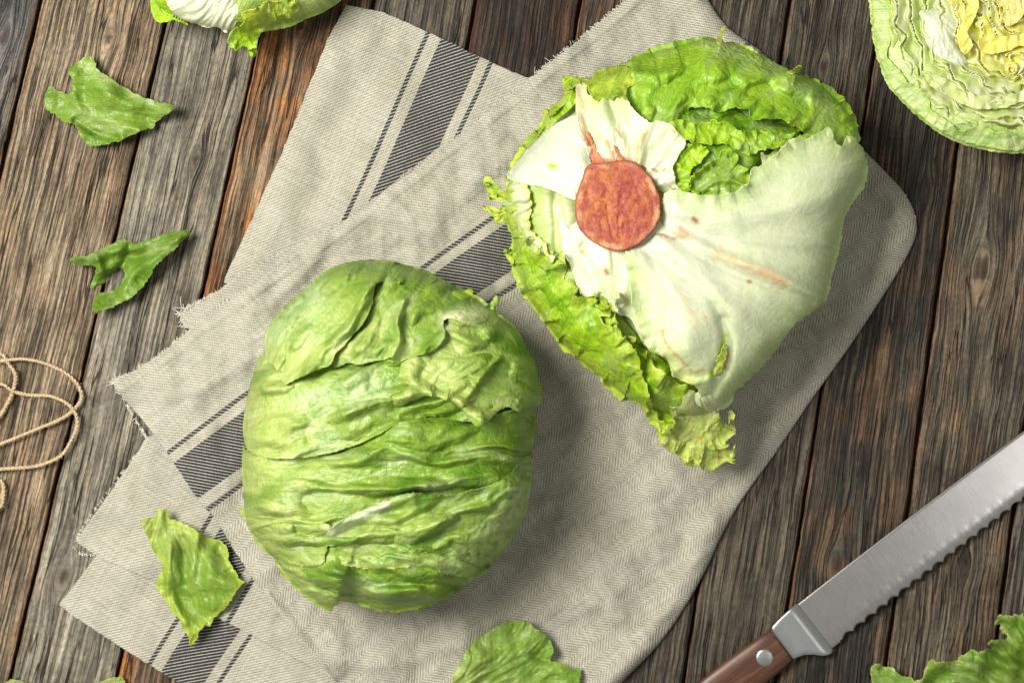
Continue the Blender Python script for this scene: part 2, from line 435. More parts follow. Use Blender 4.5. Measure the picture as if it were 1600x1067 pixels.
# seams: x at y=0 and x at y=1067
seams = [(-330, -560), (-130, -370), (64, -186), (268, 15), (418, 180), (584, 372), (744, 552), (907, 735), (1068, 905), (1235, 1068),
         (1379, 1211), (1528, 1380), (1692, 1548), (1860, 1725), (2030, 1900)]
G = lambda r, g, b: (r, g, b)
grey = (0.155, 0.130, 0.102); dk = (0.035, 0.028, 0.022); lt = (0.36, 0.32, 0.26)
pl = [  # base, dark, light, warm, warmamt, ridge, coarse
 (G(.13,.12,.11), G(.03,.03,.03), G(.30,.28,.25), G(.30,.14,.05), .3, .5, 1),
 (G(.060,.060,.062), G(.012,.012,.014), G(.20,.19,.18), G(.22,.11,.03), .25, .7, 1.2),
 (G(.18,.142,.098), G(.030,.022,.015), G(.42,.34,.24), G(.29,.17,.09), .5, .35, .7),
 (G(.165,.155,.130), G(.070,.062,.052), G(.32,.30,.25), G(.25,.17,.09), .25, .10, 1.0),
 (G(.13,.090,.055), G(.025,.016,.010), G(.28,.20,.13), G(.34,.13,.03), 1.0, .6, .9),
 (G(.07,.064,.054), G(.02,.017,.014), G(.14,.13,.105), G(.12,.07,.03), .3, .2, 1),
 (G(.030,.018,.011), G(.006,.004,.003), G(.07,.045,.027), G(.10,.036,.010), .7, .3, 1.6),
 (G(.10,.07,.05), G(.02,.015,.01), G(.2,.15,.11), G(.22,.10,.04), .5, .3, 1),
 (G(.105,.092,.075), G(.028,.022,.018), G(.24,.21,.17), G(.17,.10,.06), .25, .45, .8),
 (G(.125,.110,.088), G(.030,.026,.020), G(.30,.27,.22), G(.20,.13,.07), .3, .5, 1.4),
 (G(.070,.062,.052), G(.012,.010,.009), G(.21,.18,.145), G(.26,.13,.055), .5, 1.0, 1.6),
 (G(.155,.132,.103), G(.030,.026,.022), G(.32,.28,.22), G(.28,.16,.085), .5, .35, 1.5),
 (G(.12,.115,.105), G(.03,.03,.028), G(.26,.25,.22), G(.2,.13,.08), .3, .4, 1),
 (G(.12,.10,.08), G(.03,.025,.02), G(.26,.22,.18), G(.2,.12,.07), .3, .5, 1)]
knots = [(2, 60, 640, 9), (2, 120, 60, 6), (3, 95, 250, 6), (3, 40, 900, 8), (9, 70, 105, 7), (10, 60, 880, 9), (11, 62, 420, 12), (11, 100, 880, 7), (12, 70, 700, 9), (1, 150, 60, 8), (4, 60, 40, 7), (8, 100, 760, 7), (10, 110, 300, 6)]
for i in range(len(seams)-1):
    ya, yb = -420.0, 1500.0
    def sx(k, y): a, b = seams[k]; return a+(b-a)*y/1067.0
    gap = 0.9 + 1.2*((i*7) % 3) / 2
    nv_ = int((yb-ya)/7); ys = np.linspace(ya, yb, nv_)
    w = sx(i+1, 0)-sx(i, 0); nu = int(w/2.6)
    tt = np.linspace(0, 1, nu)
    # rounded, worn edges with side walls
    U, Vv = np.meshgrid(tt, ys)
    eL = 1.4*fbm(ys/60, ys*0+i, 3, i)+gap; eR = 1.4*fbm(ys/60, ys*0+i+40, 3, i+9)+gap
    xl = sx(i, ys)+eL; xr = sx(i+1, ys)-eR
    X = xl[:, None]*(1-U)+xr[:, None]*U; Y = Vv
    dd = np.minimum(U, 1-U)*w
    acr = U*w
    wbl = acr+18*fbm(acr/90, Y/330, 2, i+20)
    Zh = -3.2*np.exp(-dd/2.6) + 1.1*noise(wbl/9, Y/420, i+3)*(0.5+pl[i][5]) + 0.9*noise(wbl/4.6, Y/250, i+33) + 2.2*noise(acr/120, Y/500, i+5)
    Zh = Zh-2.5
    Zh[:, 0] = -26; Zh[:, -1] = -26
    Vt = Wp(X.ravel(), Y.ravel(), Zh.ravel())
    r_ = np.arange(nv_-1)[:, None]*nu+np.arange(nu-1)[None, :]; r_ = r_.ravel()
    F = np.stack([r_, r_+nu, r_+nu+1, r_+1], 1)
    edge01 = np.minimum(U, 1-U)
    ka = acr.copy(); kc = np.zeros_like(acr)
    for (ki, kx, ky, kr) in knots:
        if ki != i: continue
        ddx, ddy = acr-kx, Y-ky; e_ = np.exp(-(ddx/(kr*3.2))**2-(ddy/(kr*5))**2)
        ka = ka-np.tanh(ddx/(kr*1.1))*kr*1.6*e_
        rr_ = np.hypot(ddx, ddy/1.7)/kr; kc = np.maximum(kc, (1-sstep(.55, 1.1, rr_))*.85)
    vec = np.stack([ka.ravel()+i*200, Y.ravel(), edge01.ravel()], 1)
    b, d_, l_, wmc, wa, rd, co = pl[i]
    b, d_, l_ = [tuple(v*f_ for v, f_ in zip(q_, (1.0, .97, .89))) for q_ in (b, d_, l_)]
    if i >= 7: b, d_, l_ = [tuple(v*f_ for v, f_ in zip(q_, (.60, .60, .57))) for q_ in (b, d_, l_)]
    m = plank_mat('weathered_wood_%d' % i, b, d_, l_, wmc, wa, rd, co, i*3.1+1)
    mesh_obj('plank', Vt, F, m, table, vec=vec, col=np.repeat(kc.ravel()[:, None], 3, 1))
t = NT('dark_wood_under'); pn = t.noise(t.px(), 0.05, 3)
under_m = t.surf(t.pbsdf(Base_Color=t.ramp(pn, [(0.3, (0.012, 0.007, 0.004)), (0.7, (0.06, 0.025, 0.01))]), Roughness=0.9).outputs[0])
q = [W1(-560, -420, -27), W1(2020, -420, -27), W1(2020, 1500, -27), W1(-560, 1500, -27)]
q2 = [v-Vector((0, 0, 0.02)) for v in q]
mesh_obj('under_board', [tuple(v) for v in q+q2], [(0, 3, 2, 1), (4, 5, 6, 7), (0, 1, 5, 4), (1, 2, 6, 5), (2, 3, 7, 6), (3, 0, 4, 7)], under_m, table, smooth=False)

# ---------------------------------------------------------------- tea towel
def cloth_mat():
    t = NT('striped_linen')
    pc = t.n('ShaderNodeAttribute', attribute_name='pc').outputs['Vector']
    wob = t.noise(t.n('ShaderNodeVectorMath', {0: pc, 'Scale': 0.02}, operation='SCALE').outputs[0], 1.0, 3)
    sp = t.n('ShaderNodeSeparateXYZ', {0: pc}); a, b, hb = sp.outputs
    wofs = t.math('MULTIPLY', wob, 5.0)
    b2 = t.math('ADD', b, wofs); a2 = t.math('ADD', a, wofs)
    # herring bands (hb=1) or one long twill (hb=0)
    band = t.math('PINGPONG', b2, 22.0)
    bb = t.math('ADD', t.math('MULTIPLY', band, hb), t.math('MULTIPLY', b2, t.math('SUBTRACT', 1.0, hb)))
    ph = t.math('DIVIDE', t.math('SUBTRACT', a2, bb), 5.8)
    tw = t.math('SINE', t.math('MULTIPLY', ph, 6.2832))
    warp = t.math('SINE', t.math('MULTIPLY', b2, 6.2832/4.1))
    weft = t.math('SINE', t.math('MULTIPLY', a2, 6.2832/4.1))
    fine = t.math('MULTIPLY', warp, weft)
    sl1 = t.noise(t.comb(t.math('MULTIPLY', a, 0.02), t.math('MULTIPLY', b, 0.28)), 1.0, 3, 0.7)
    sl2 = t.noise(t.comb(t.math('MULTIPLY', a, 0.28), t.math('MULTIPLY', b, 0.02)), 1.0, 3, 0.7)
    slub = t.math('ADD', sl1, sl2)
    fz = t.noise(t.comb(t.math('MULTIPLY', a, 0.5), t.math('MULTIPLY', b, 0.5)), 1.0, 3, 0.7)
    hv = t.math('ADD', t.math('MULTIPLY', tw, 0.36), t.math('MULTIPLY', fine, 0.26))
    hv = t.math('ADD', hv, t.math('MULTIPLY', t.math('SUBTRACT', slub, 1.0), 1.0))
    hv = t.math('ADD', hv, t.math('MULTIPLY', t.math('SUBTRACT', fz, 0.5), 1.4))
    c = t.ramp(t.math('ADD', t.math('MULTIPLY', hv, 0.5), 0.5), [(0.12, (0.135, 0.128, 0.096)), (0.42, (0.282, 0.270, 0.214)), (0.85, (0.51, 0.49, 0.41))])
    # stripes across b: 0-7 thin, 22-88 wide, 107-114 thin
    bs = t.math('DIVIDE', t.math('ADD', b, t.math('MULTIPLY', t.math('SUBTRACT', fz, 0.5), 3.0)), 125.0)
    m = t.ramp(bs, [(0.0, 0.0), (0.004, 1.0), (0.056, 1.0), (0.060, 0.0), (0.176, 0.0), (0.182, 1.0), (0.710, 1.0), (0.716, 0.0), (0.860, 0.0), (0.864, 1.0), (0.915, 1.0), (0.919, 0.0)])
    inr = t.math('MULTIPLY', t.math('GREATER_THAN', b, 0.5), t.math('LESS_THAN', b, 124.0))
    m = t.math('MULTIPLY', m, inr)
    ph2 = t.math('DIVIDE', t.math('SUBTRACT', a2, t.math('MULTIPLY', b2, 0.95)), 6.6)
    tw2 = t.math('SINE', t.math('MULTIPLY', ph2, 6.2832))
    dark = t.ramp(t.math('ADD', t.math('MULTIPLY', t.math('ADD', tw2, t.math('MULTIPLY', t.math('SUBTRACT', fz, 0.5), 2.2)), 0.5), 0.5),
                  [(0.50, (0.020, 0.019, 0.019)), (0.76, (0.065, 0.061, 0.058)), (0.96, (0.34, 0.33, 0.29))])
    c = t.mix(m, c, dark)
    # lighter plain bands beside the stripes
    stn = t.noise(t.n('ShaderNodeVectorMath', {0: pc, 'Scale': 0.013}, operation='SCALE').outputs[0], 1.0, 4, 0.6)
    c = t.mix(1.0, c, t.ramp(stn, [(0.35, (0.93, 0.92, 0.88)), (0.6, (1.0, 1.0, 1.0))]), 'MULTIPLY')
    nb = t.bump(hv, 0.6, 1.4)
    pb = t.pbsdf(Base_Color=c, Roughness=0.9, Normal=nb, Specular_IOR_Level=0.15, Sheen_Weight=0.15, Sheen_Roughness=0.6)
    return t.surf(pb.outputs[0])
M_CLOTH = cloth_mat()
towel = thing('tea_towel', 'folded beige linen tea towel with charcoal stripes lying under both lettuce heads', 'towel', W1(700, 560, 0))
TF = Field()
def cloth_layer(outline, org, ang, herr, waves, seed, h=4.0, rollseg=None, roll=0, hem=(), ridges=(), base=0.0, jag=1.2, bend=0.0, free=None, sharp=True, band=None):
    """org: a point on the outer line of the stripe bundle; ang: stripe direction (radians, image y down)"""
    s = region(outline, h, free, jag, 0.3, seed, sharp=sharp)
    ca, sa = math.cos(ang), math.sin(ang)
    dx, dy = s.X-org[0], s.Y-org[1]
    a = dx*ca+dy*sa; b = -dx*sa+dy*ca
    b = b+bend*(a/500.0)**2+3.0*noise(a/150, b/150, seed)
    rel = TF.sample(s.gX, s.gY, 5)
    z = rel+4.6
    if band is not None:
        bd_ = line_dist(s.X, s.Y, band[0]); z = z+band[2]*(1-sstep(band[1]-3, band[1]+2, bd_))-4.5*np.exp(-((bd_-band[1]+4)/3.0)**2)
    for amp, L in waves: z = z+amp*(0.5+fbm(s.X/L, s.Y/L, 3, seed+int(L)))
    for pts, w, amp in ridges: z = z+amp*np.exp(-(line_dist(s.X, s.Y, pts)/w)**2)
    for pts, w, amp in hem: z = z+amp*np.exp(-(line_dist(s.X, s.Y, pts)/w)**2)
    z = np.maximum(z, TF.sample(s.gX, s.gY, 1)*0.85+2.4)
    if rollseg is not None:
        dl = line_dist(s.X, s.Y, rollseg)
        t_ = np.clip(dl/roll, 0, 1); prof = np.sqrt(np.maximum(1-(1-t_)**2, 0))
        z = z*prof+ (1-prof)*2 + 5*np.exp(-((dl-roll*0.9)/(roll*0.8))**2)*prof
    TF.put(s.gX, s.gY, z, h)
    if callable(herr): hb = herr(a, b)
    else: hb = np.full(len(a), float(herr))
    vec = np.stack([a, b, hb], 1)
    o = mesh_obj('cloth_layer', Wp(s.X, s.Y, z+base), s.F, M_CLOTH, towel, vec=vec)
    md = o.modifiers.new('Solidify', 'SOLIDIFY'); md.thickness = 2.6*S; md.offset = -1
    return s
R = math.radians
# bottom layer at lower left
s4 = cloth_layer([(150, 868), (92, 945), (108, 958), (160, 992), (220, 1030), (285, 1070), (350, 1112), (640, 1180), (640, 960), (300, 880)],
    (388, 1004), R(123), 0, [(5, 90)], 4, hem=[([(112, 922), (160, 950), (236, 997), (300, 1038), (350, 1075)], 4, -2.6)])
s3 = cloth_layer([(228, 683), (216, 705), (170, 772), (118, 845), (150, 868), (236, 906), (300, 945), (390, 990), (520, 1060), (620, 900), (420, 640)],
    (398, 909), R(122.5), 0, [(6, 80)], 3)
# back fold at upper left
s0 = cloth_layer([(541, 8), (512, 62), (488, 122), (440, 240), (400, 328), (352, 432), (350, 442), (470, 450), (700, 330), (900, 160), (818, 120), (760, 94), (715, 72), (650, 42), (600, 20)],
    (770, 101), R(114.5), 0, [(14, 170)], 0, ridges=[([(520, 100), (450, 270), (400, 400)], 26, 9), ([(600, 60), (520, 240), (470, 360)], 22, -4), ([(545, 15), (640, 50), (800, 118)], 10, 4)])
s1 = cloth_layer([(280, 487), (290, 480), (345, 452), (372, 428), (455, 385), (540, 344), (590, 306), (700, 220), (700, 300), (500, 460), (330, 520), (287, 512)],
    (500, 600), R(-37), 0, [(5, 70)], 1)
# main top layer
top_edge = [(178, 600), (212, 578), (262, 545), (312, 503), (430, 421), (562, 330), (680, 240), (792, 152), (850, 106), (922, 48), (985, -6), (1040, -60)]
right = [(1080, -60), (1108, 2), (1140, 45), (1195, 85), (1250, 140), (1330, 215), (1380, 265), (1412, 300), (1430, 335), (1431, 368), (1412, 410), (1375, 470),
         (1325, 545), (1270, 622), (1215, 703), (1160, 780), (1128, 835), (1105, 885), (1072, 945), (1030, 1005), (975, 1062), (930, 1110), (890, 1160)]
left = [(640, 1190), (560, 1105), (520, 1060), (455, 980), (400, 910), (368, 862), (335, 808), (312, 784), (262, 709), (228, 662)]
s2 = cloth_layer(top_edge+right+left, (258, 707), R(-37.2), lambda a, b: (b > 108).astype(float), [(20, 200), (8, 75)], 2, h=3, free=[(0, 11), (36, 46)], sharp=False,
    rollseg=right, roll=22, bend=-8, band=(top_edge, 25, 5.0),
    ridges=[([(1180, 600), (1060, 760), (960, 900)], 40, 6), ([(880, 640), (930, 800), (1000, 900)], 30, -5), ([(420, 940), (500, 985), (640, 1000)], 18, 6),
            ([(700, 250), (760, 290), (790, 330)], 22, -5), ([(360, 520), (440, 540), (480, 600)], 26, 5), ([(240, 600), (300, 640), (330, 700)], 16, 5), ([(620, 330), (700, 380), (760, 400)], 22, 6),
            ([(870, 900), (960, 960), (1040, 960)], 14, 6), ([(900, 700), (1000, 720), (1120, 700)], 30, 5), ([(450, 1010), (600, 1040), (720, 1010), (860, 1040)], 16, 8), ([(260, 620), (330, 600), (390, 560)], 10, 5), ([(840, 150), (900, 170), (930, 120)], 12, 6), ([(600, 300), (640, 340), (650, 400)], 9, 5), ([(500, 400), (430, 470), (400, 480)], 9, 5), ([(420, 930), (520, 1060)], 7, 6)])
# frayed threads
def tubes(name, paths, rad, mat, parent=None, origin=None, n=4, col=None):
    V = []; F = []
    for pth, r in paths:
        pth = np.array(pth, float); m = len(pth)
        T = np.gradient(pth, axis=0); T /= np.linalg.norm(T, axis=1)[:, None]+1e-12
        up = np.array((0.05, 0.03, 1.0)); Nn = np.cross(T, up); Nn /= np.linalg.norm(Nn, axis=1)[:, None]+1e-12
        B = np.cross(T, Nn); b0 = len(V)
        for k in range(m):
            for j in range(n):
                a = 2*math.pi*j/n; rr = r[k] if hasattr(r, '__len__') else r
                V.append(pth[k]+(Nn[k]*math.cos(a)+B[k]*math.sin(a))*rr)
        for k in range(m-1):
            for j in range(n):
                F.append((b0+k*n+j, b0+k*n+(j+1) % n, b0+(k+1)*n+(j+1) % n, b0+(k+1)*n+j))
    return mesh_obj(name, np.array(V), np.array(F), mat, parent, origin)
t = NT('linen_thread'); thread_m = t.surf(t.pbsdf(Base_Color=(0.55, 0.52, 0.44, 1), Roughness=0.9).outputs[0])
paths = []
rnd = random.Random(3)
def fray(line, n, z, ln=7):
    q, _ = catmull(line, False, 2.0)
    for k in range(n):
        i = rnd.randrange(1, len(q)-1); p = q[i]; tv = q[i+1]-q[i-1]; tv /= np.linalg.norm(tv)+1e-9; nv_ = np.array((tv[1], -tv[0]))
        L = rnd.uniform(2, ln)*(2.5 if rnd.random() < 0.04 else 1); a = rnd.uniform(-1.3, 1.3); d = nv_*math.cos(a)+tv*math.sin(a); c = rnd.uniform(-0.5, 0.5)
        pts = [p-d*3+np.array((0, 0)), p+d*L*0.4, p+d*L*0.75+tv*c*L*0.3, p+d*L+tv*c*L*0.7]
        zz = [z, z+0.5, z+rnd.uniform(-1, 2), z+rnd.uniform(-2, 2)]
        paths.append((np.array([tuple(W1(x, y, w)) for (x, y), w in zip(pts, zz)]), 0.6*S))
fray(top_edge, 520, 12, 5); fray([(280, 487), (345, 452), (455, 385), (540, 344)], 120, 8, 5)
fray([(178, 600), (184, 592), (196, 588)], 22, 11, 12); fray([(287, 512), (280, 487), (290, 478)], 16, 6, 10)
fray([(228, 683), (178, 600)], 40, 9, 3); fray([(216, 705), (118, 845), (150, 868)], 60, 6, 3)
fr_o = tubes('frayed_threads', paths, 0.5, thread_m, towel, n=3); fr_o['kind'] = 'stuff'

# ---------------------------------------------------------------- head helpers
def dome_fn(outline, c, ztop, zeq, p=2.2):
    Q, _ = catmull(outline, True, 4.0)
    th = np.arctan2(Q[:, 1]-c[1], Q[:, 0]-c[0]); rr = np.hypot(Q[:, 0]-c[0], Q[:, 1]-c[1])
    o = np.argsort(th); th, rr = th[o], rr[o]
    def rad(a): return np.interp(a, th, rr, period=2*np.pi)
    def f(X, Y):
        X = np.asarray(X, float); Y = np.asarray(Y, float)
        a = np.arctan2(Y-c[1], X-c[0]); t = np.hypot(X-c[0], Y-c[1])/rad(a)
        tc = np.clip(t, 0, 0.992)
        z = zeq+(ztop-zeq)*(1-tc**p)**(1/p)
        return z-np.clip(t-0.992, 0, 1)*zeq*2.0
    return f, rad
def body(name, parent, f, rad, c, zeq, zbot, mat, colfn, shrink=0.97, drop=10, nth=160, under=0.55):
    V = []; th = np.linspace(-np.pi, np.pi, nth, endpoint=False); R_ = rad(th)
    rings = []
    for t_ in np.concatenate([np.linspace(0.02, 0.9, 30), np.linspace(0.92, 1.0, 10)]):
        X = c[0]+np.cos(th)*R_*t_*shrink; Y = c[1]+np.sin(th)*R_*t_*shrink
        z = f(c[0]+np.cos(th)*R_*t_, c[1]+np.sin(th)*R_*t_)-drop
        rings.append((X, Y, z))
    for k in np.linspace(0.08, 1, 12):
        ang = k*math.pi/2; q = shrink*(under+(1-under)*math.cos(ang))
        z = (zeq-drop)*(1-math.sin(ang))+zbot*math.sin(ang)
        wv = 1+0.02*noise(th*4, 0*th+k*3, 5)
        rings.append((c[0]+np.cos(th)*R_*q*wv, c[1]+np.sin(th)*R_*q*wv, 0*th+z))
    V = np.concatenate([Wp(*r) for r in rings]); n = nth; m = len(rings)
    XY = np.concatenate([np.stack([r[0], r[1], r[2]], 1) for r in rings])
    F = []
    for k in range(m-1):
        i = np.arange(n); F.append(np.stack([k*n+i, k*n+(i+1) % n, (k+1)*n+(i+1) % n, (k+1)*n+i], 1)[:, ::-1])
    F = np.concatenate(F)
    V = np.concatenate([V, V[:n].mean(0)[None], V[-n:].mean(0)[None]])
    i = np.arange(n); a, b = len(V)-2, len(V)-1
    F = np.concatenate([F, np.stack([i, i*0+a, i*0+a, (i+1) % n], 1)[:, [0, 1, 3]].repeat(1, 0) if False else np.empty((0, 4), int)])
    F = [tuple(x) for x in F]+[(int(k), int((k+1) % n), a) for k in i]+[((m-1)*n+int((k+1) % n), (m-1)*n+int(k), b) for k in i]
    col = np.concatenate([colfn(XY[:, 0], XY[:, 1], XY[:, 2]), colfn(*XY[:1].T), colfn(*XY[-1:].T)])
    return mesh_obj(name, V, F, mat, parent, col=col)

def Z1(*p): return [(360+x*.54371, 390+y*.54371) for x, y in p]
def Z2(*p): return [(750+x*.3875, 40+y*.3875) for x, y in p]
def Z3(*p): return [(750+x*.3875, 340+y*.3875) for x, y in p]
def Zc(x0, y0, k, *p): return [(x0+x/k, y0+y/k) for x, y in p]

# ---------------------------------------------------------------- lettuce head, right side up
out1 = Z1((380,32),(270,66),(150,172),(96,270),(60,370),(38,480),(34,640),(44,785),(120,885),(205,985),(290,1032),(335,1008),(440,1036),(560,1018),(690,945),
          (785,868),(846,760),(860,640),(864,500),(892,420),(878,330),(830,240),(760,178),(690,130),(600,82),(480,40))
c1 = (603, 680)
f1, r1 = dome_fn(out1, c1, 325, 130, 2.9)
head1 = thing('iceberg_lettuce', 'whole green iceberg lettuce head with crumpled wrapped leaves lying on the towel', 'lettuce', W1(603, 680, 14))
body('leaf_core', head1, f1, r1, c1, 130, 16, M_LEAF, lambda X, Y, Z: lerp(MID, PALE, 0.3+0.3*fbm(X/40, Y/40, 2)), drop=16, shrink=0.955)
F1 = Field()
LG = np.array((0.50, 0.595, 0.19)); MG = np.array((0.25, 0.40, 0.045)); GG = np.array((0.24, 0.45, 0.075))
def L1(pts, **k):
    kw = dict(base=f1, field=F1, off=4, cols=(LG, MG), root=None, flow=0.0, colr=(0, 260), wr=((8, 180, 44, 'r'), (6, 70, 40, 'f'), (3.2, 80, 24, 'f'), (1.0, 30, 14, 'f'), (1.1, 160, 15, 'f')), nv=9, veinamp=-.8, veincol=-.6, deepamt=.75, blot=.85, gain=2.0)
    kw.update(k); return leaf('leaf', head1, Z1(*pts), **kw)
B1 = lambda *p: Z1(*p)
L1([(120,870),(150,930),(200,985),(250,1022),(287,1037),(304,1020),(330,1008),(400,1030),(460,1042),(540,1032),(620,1000),(690,945),(700,880),(400,850),(150,850)],
   seed=1, free=[(0,11)], lift=-3, cols=(LG, MG), margin=LIME, marginw=8, flow=0.15, off=2, ruf=3, ruff=.02)
L1([(43,740),(50,790),(80,850),(130,890),(170,925),(230,955),(300,985),(380,1000),(470,1008),(560,1012),(640,990),(690,952),(745,905),(600,850),(300,790)],
   seed=2, free=[(2,12)], lift=5, liftw=9, flow=0.12, off=4, ridges=[(B1((140,880),(300,950),(480,960),(640,940)), 7, -7), (B1((300,920),(420,965),(540,975)), 6, 6)])
# wide middle band
L1([(36,560),(50,580),(150,597),(250,590),(380,550),(470,500),(600,480),(700,490),(770,470),(868,470),(866,600),(862,660),(852,745),(800,800),(640,800),(450,850),(280,850),(120,860),(52,800),(37,700),(33,640)],
   seed=3, free=[], off=4, flow=-0.06, wr=((9, 220, 40, 'r'), (6, 70, 36, 'f'), (3.2, 80, 24, 'f'), (1.0, 30, 14, 'f'), (1.3, 190, 14, 'f')),
   ridges=[(B1((240,715),(330,725),(420,745),(460,720)), 11, -17), (B1((220,690),(400,688),(560,690)), 6, 8), (B1((540,700),(600,702),(645,698)), 6, -14), (B1((150,640),(300,650),(480,640),(620,660)), 8, -6),
           (B1((300,620),(450,600),(640,610),(820,590)), 9, 6), (B1((60,700),(140,760),(260,790)), 9, 6), (B1((100,640),(220,670),(330,700)),8,5)])
# lower left knobbly leaf
L1([(44,745),(55,800),(85,850),(130,885),(200,907),(250,908),(270,885),(278,840),(292,800),(270,785),(200,775),(120,760)],
   seed=4, free=[(2,9)], off=3, lift=2.5, liftw=9, flow=0.2, wr=((6, 50, 22, 'f'), (3, 24, 14, 'f')), ridges=[(B1((150,800),(220,795),(280,800)), 8, 8), (B1((215,850),(235,870)), 6, -9), (B1((190,800),(200,860),(180,890)),5,-6)])
# big lower right leaf
L1([(270,850),(276,815),(300,790),(345,765),(400,740),(450,718),(520,700),(570,706),(640,705),(690,692),(740,680),(800,645),(861,590),(866,650),(850,757),(820,810),(788,866),(745,905),(700,938),(640,935),(560,910),(480,915),(400,918),(330,905),(275,895)],
   seed=5, free=[(0,12),(17,23)], off=3, lift=2.5, liftw=9, flow=-0.30, jag=1.0, wr=((8, 170, 44, 'r'), (5, 70, 36, 'f'), (3.2, 80, 24, 'f'), (1.0, 30, 14, 'f'), (1.1, 160, 15, 'f')), nv=8,
   ridges=[(B1((300,800),(380,765),(440,735),(520,715)), 10, 9), (B1((400,800),(430,770),(470,790)), 8, 5), (B1((560,850),(620,810),(690,775)), 8, -12), (B1((500,915),(560,890),(610,885)), 8, -8), (B1((640,845),(670,865),(700,878)), 4, -9),
           (B1((480,830),(560,800),(640,760),(740,730)), 9, 6), (B1((300,860),(420,880),(560,850)), 9, -6)],
   stains=[(B1((290,815),(340,785),(400,755),(440,735)), 9, WHITE, 3), (B1((640,930),(720,860),(800,760),(850,660)), 30, np.array((.50,.62,.25)), 0.7)])
# upper middle leaf over the S crease
L1([(38,480),(38,545),(55,580),(100,596),(150,600),(200,598),(250,592),(320,575),(380,552),(430,527),(470,503),(520,490),(600,478),(700,490),(800,400),(760,300),(600,260),(480,300),(300,320),(170,360),(95,300),(62,370)],
   seed=6, free=[(1,11)], off=3, lift=2.5, liftw=9, jag=1, flow=-0.32, wr=((8, 170, 44, 'r'), (6, 60, 36, 'f'), (3.2, 80, 24, 'f'), (1.0, 30, 14, 'f'), (1.1, 160, 15, 'f')),
   ridges=[(B1((150,440),(230,380),(330,340),(430,330)), 9, -9), (B1((100,400),(180,400),(250,370)), 9, 7), (B1((330,470),(430,440),(520,400)), 11, 8), (B1((230,540),(330,500),(420,450)), 9, -5), (B1((60,540),(160,560),(280,550)), 10, 5)],
   stains=[(B1((200,430),(300,420),(420,400)), 25, np.array((.55,.70,.38)), 0.6)])
# right frilly leaf
L1([(690,128),(760,176),(800,205),(832,240),(850,280),(866,300),(880,335),(884,370),(896,400),(893,440),(868,460),(880,485),(855,488),(820,462),(795,452),(765,470),(740,495),(712,508),(690,492),(660,455),(610,430),(550,424),(470,455),(430,440),(480,370),(500,300),(560,250),(620,205)],
   seed=7, free=[(0,22)], off=3, blot=.35, lift=1, liftw=10, jag=2, jagf=.07, ruf=5, rufw=26, ruff=.022, sway=3, flow=0.35, wr=((7, 130, 44, 'r'), (8, 70, 44, 'f'), (1.2, 30, 18, 'f')),
   ridges=[(B1((700,430),(760,380),(800,300)), 9, -14), (B1((480,430),(560,410),(660,440),(720,490)), 9, 10), (B1((790,300),(740,340),(690,420)), 7, 9), (B1((600,330),(700,320),(780,280)), 11, -7),
           (B1((650,240),(700,270),(740,265)),9,7), (B1((500,380),(600,360),(680,330)), 9, -6)],
   stains=[(B1((505,300),(560,270),(610,240),(612,205)), 9, WHITE, 3), (B1((500,430),(600,420)), 12, LG, .6), (B1((690,440),(720,480),(790,440)), 12, LG, .9)])
# top centre leaf, curled over
L1([(560,60),(600,80),(650,105),(690,122),(740,165),(735,205),(690,212),(630,195),(612,215),(616,250),(585,290),(530,305),(470,325),(462,312),(430,318),(370,328),(335,325),(305,338),(285,320),(300,290),(335,270),(385,215),(410,150),(430,90),(480,45)],
   seed=8, free=[(4,17)], off=4, lift=2.5, liftw=9, jag=1, flow=-0.85, colr=(0, 200), wr=((4, 110, 40, 'r'), (5, 60, 34, 'f'), (3.2, 80, 24, 'f'), (1.0, 30, 14, 'f')), nv=7,
   ridges=[(B1((500,150),(480,200),(488,260),(465,305)), 6, 9), (B1((515,160),(500,210),(505,260)), 5, -9), (B1((540,230),(570,205),(600,210)), 8, -10), (B1((345,275),(400,290),(455,270)), 10, 6), (B1((610,130),(520,150),(440,180)),8,-6)],
   stains=[(B1((620,200),(660,188),(700,185),(735,182)), 11, np.array((.74,.78,.50)), 3), (B1((380,280),(430,240)), 20, LG, .7)])
L1([(96,285),(98,245),(120,205),(150,170),(210,115),(270,65),(320,42),(380,30),(440,30),(500,42),(590,80),(560,100),(480,95),(425,95),(412,130),(405,165),(385,205),(355,240),(325,275),(300,300),(285,330),(240,350),(195,368),(160,386),(142,370),(130,340),(100,310)],
   seed=9, free=[(11,25)], off=4, lift=3, liftw=10, jag=1, flow=-0.95, wr=((8, 140, 44, 'r'), (7, 70, 44, 'f'), (3.2, 80, 24, 'f'), (1.0, 30, 14, 'f')), nv=8,
   ridges=[(B1((390,110),(370,190),(310,260),(220,340)), 11, 8), (B1((350,110),(320,190),(250,270),(190,320)), 10, -8), (B1((240,120),(200,200),(150,270)), 12, -6), (B1((420,60),(500,60)),9,-6)],
   stains=[(B1((130,250),(170,190),(240,130)), 26, np.array((.55,.70,.38)), .7)])
for pts in ([(640,120),(670,118),(690,112),(697,128),(680,140),(650,140)], [(745,175),(750,150),(765,130),(772,150),(760,165),(762,185)]):
    L1(pts, seed=12, off=10, jag=1.5, jagf=.3, nv=0, wr=((2, 10, 8, 'f'),), cols=(LIME, LIME), free=[(1,4)])

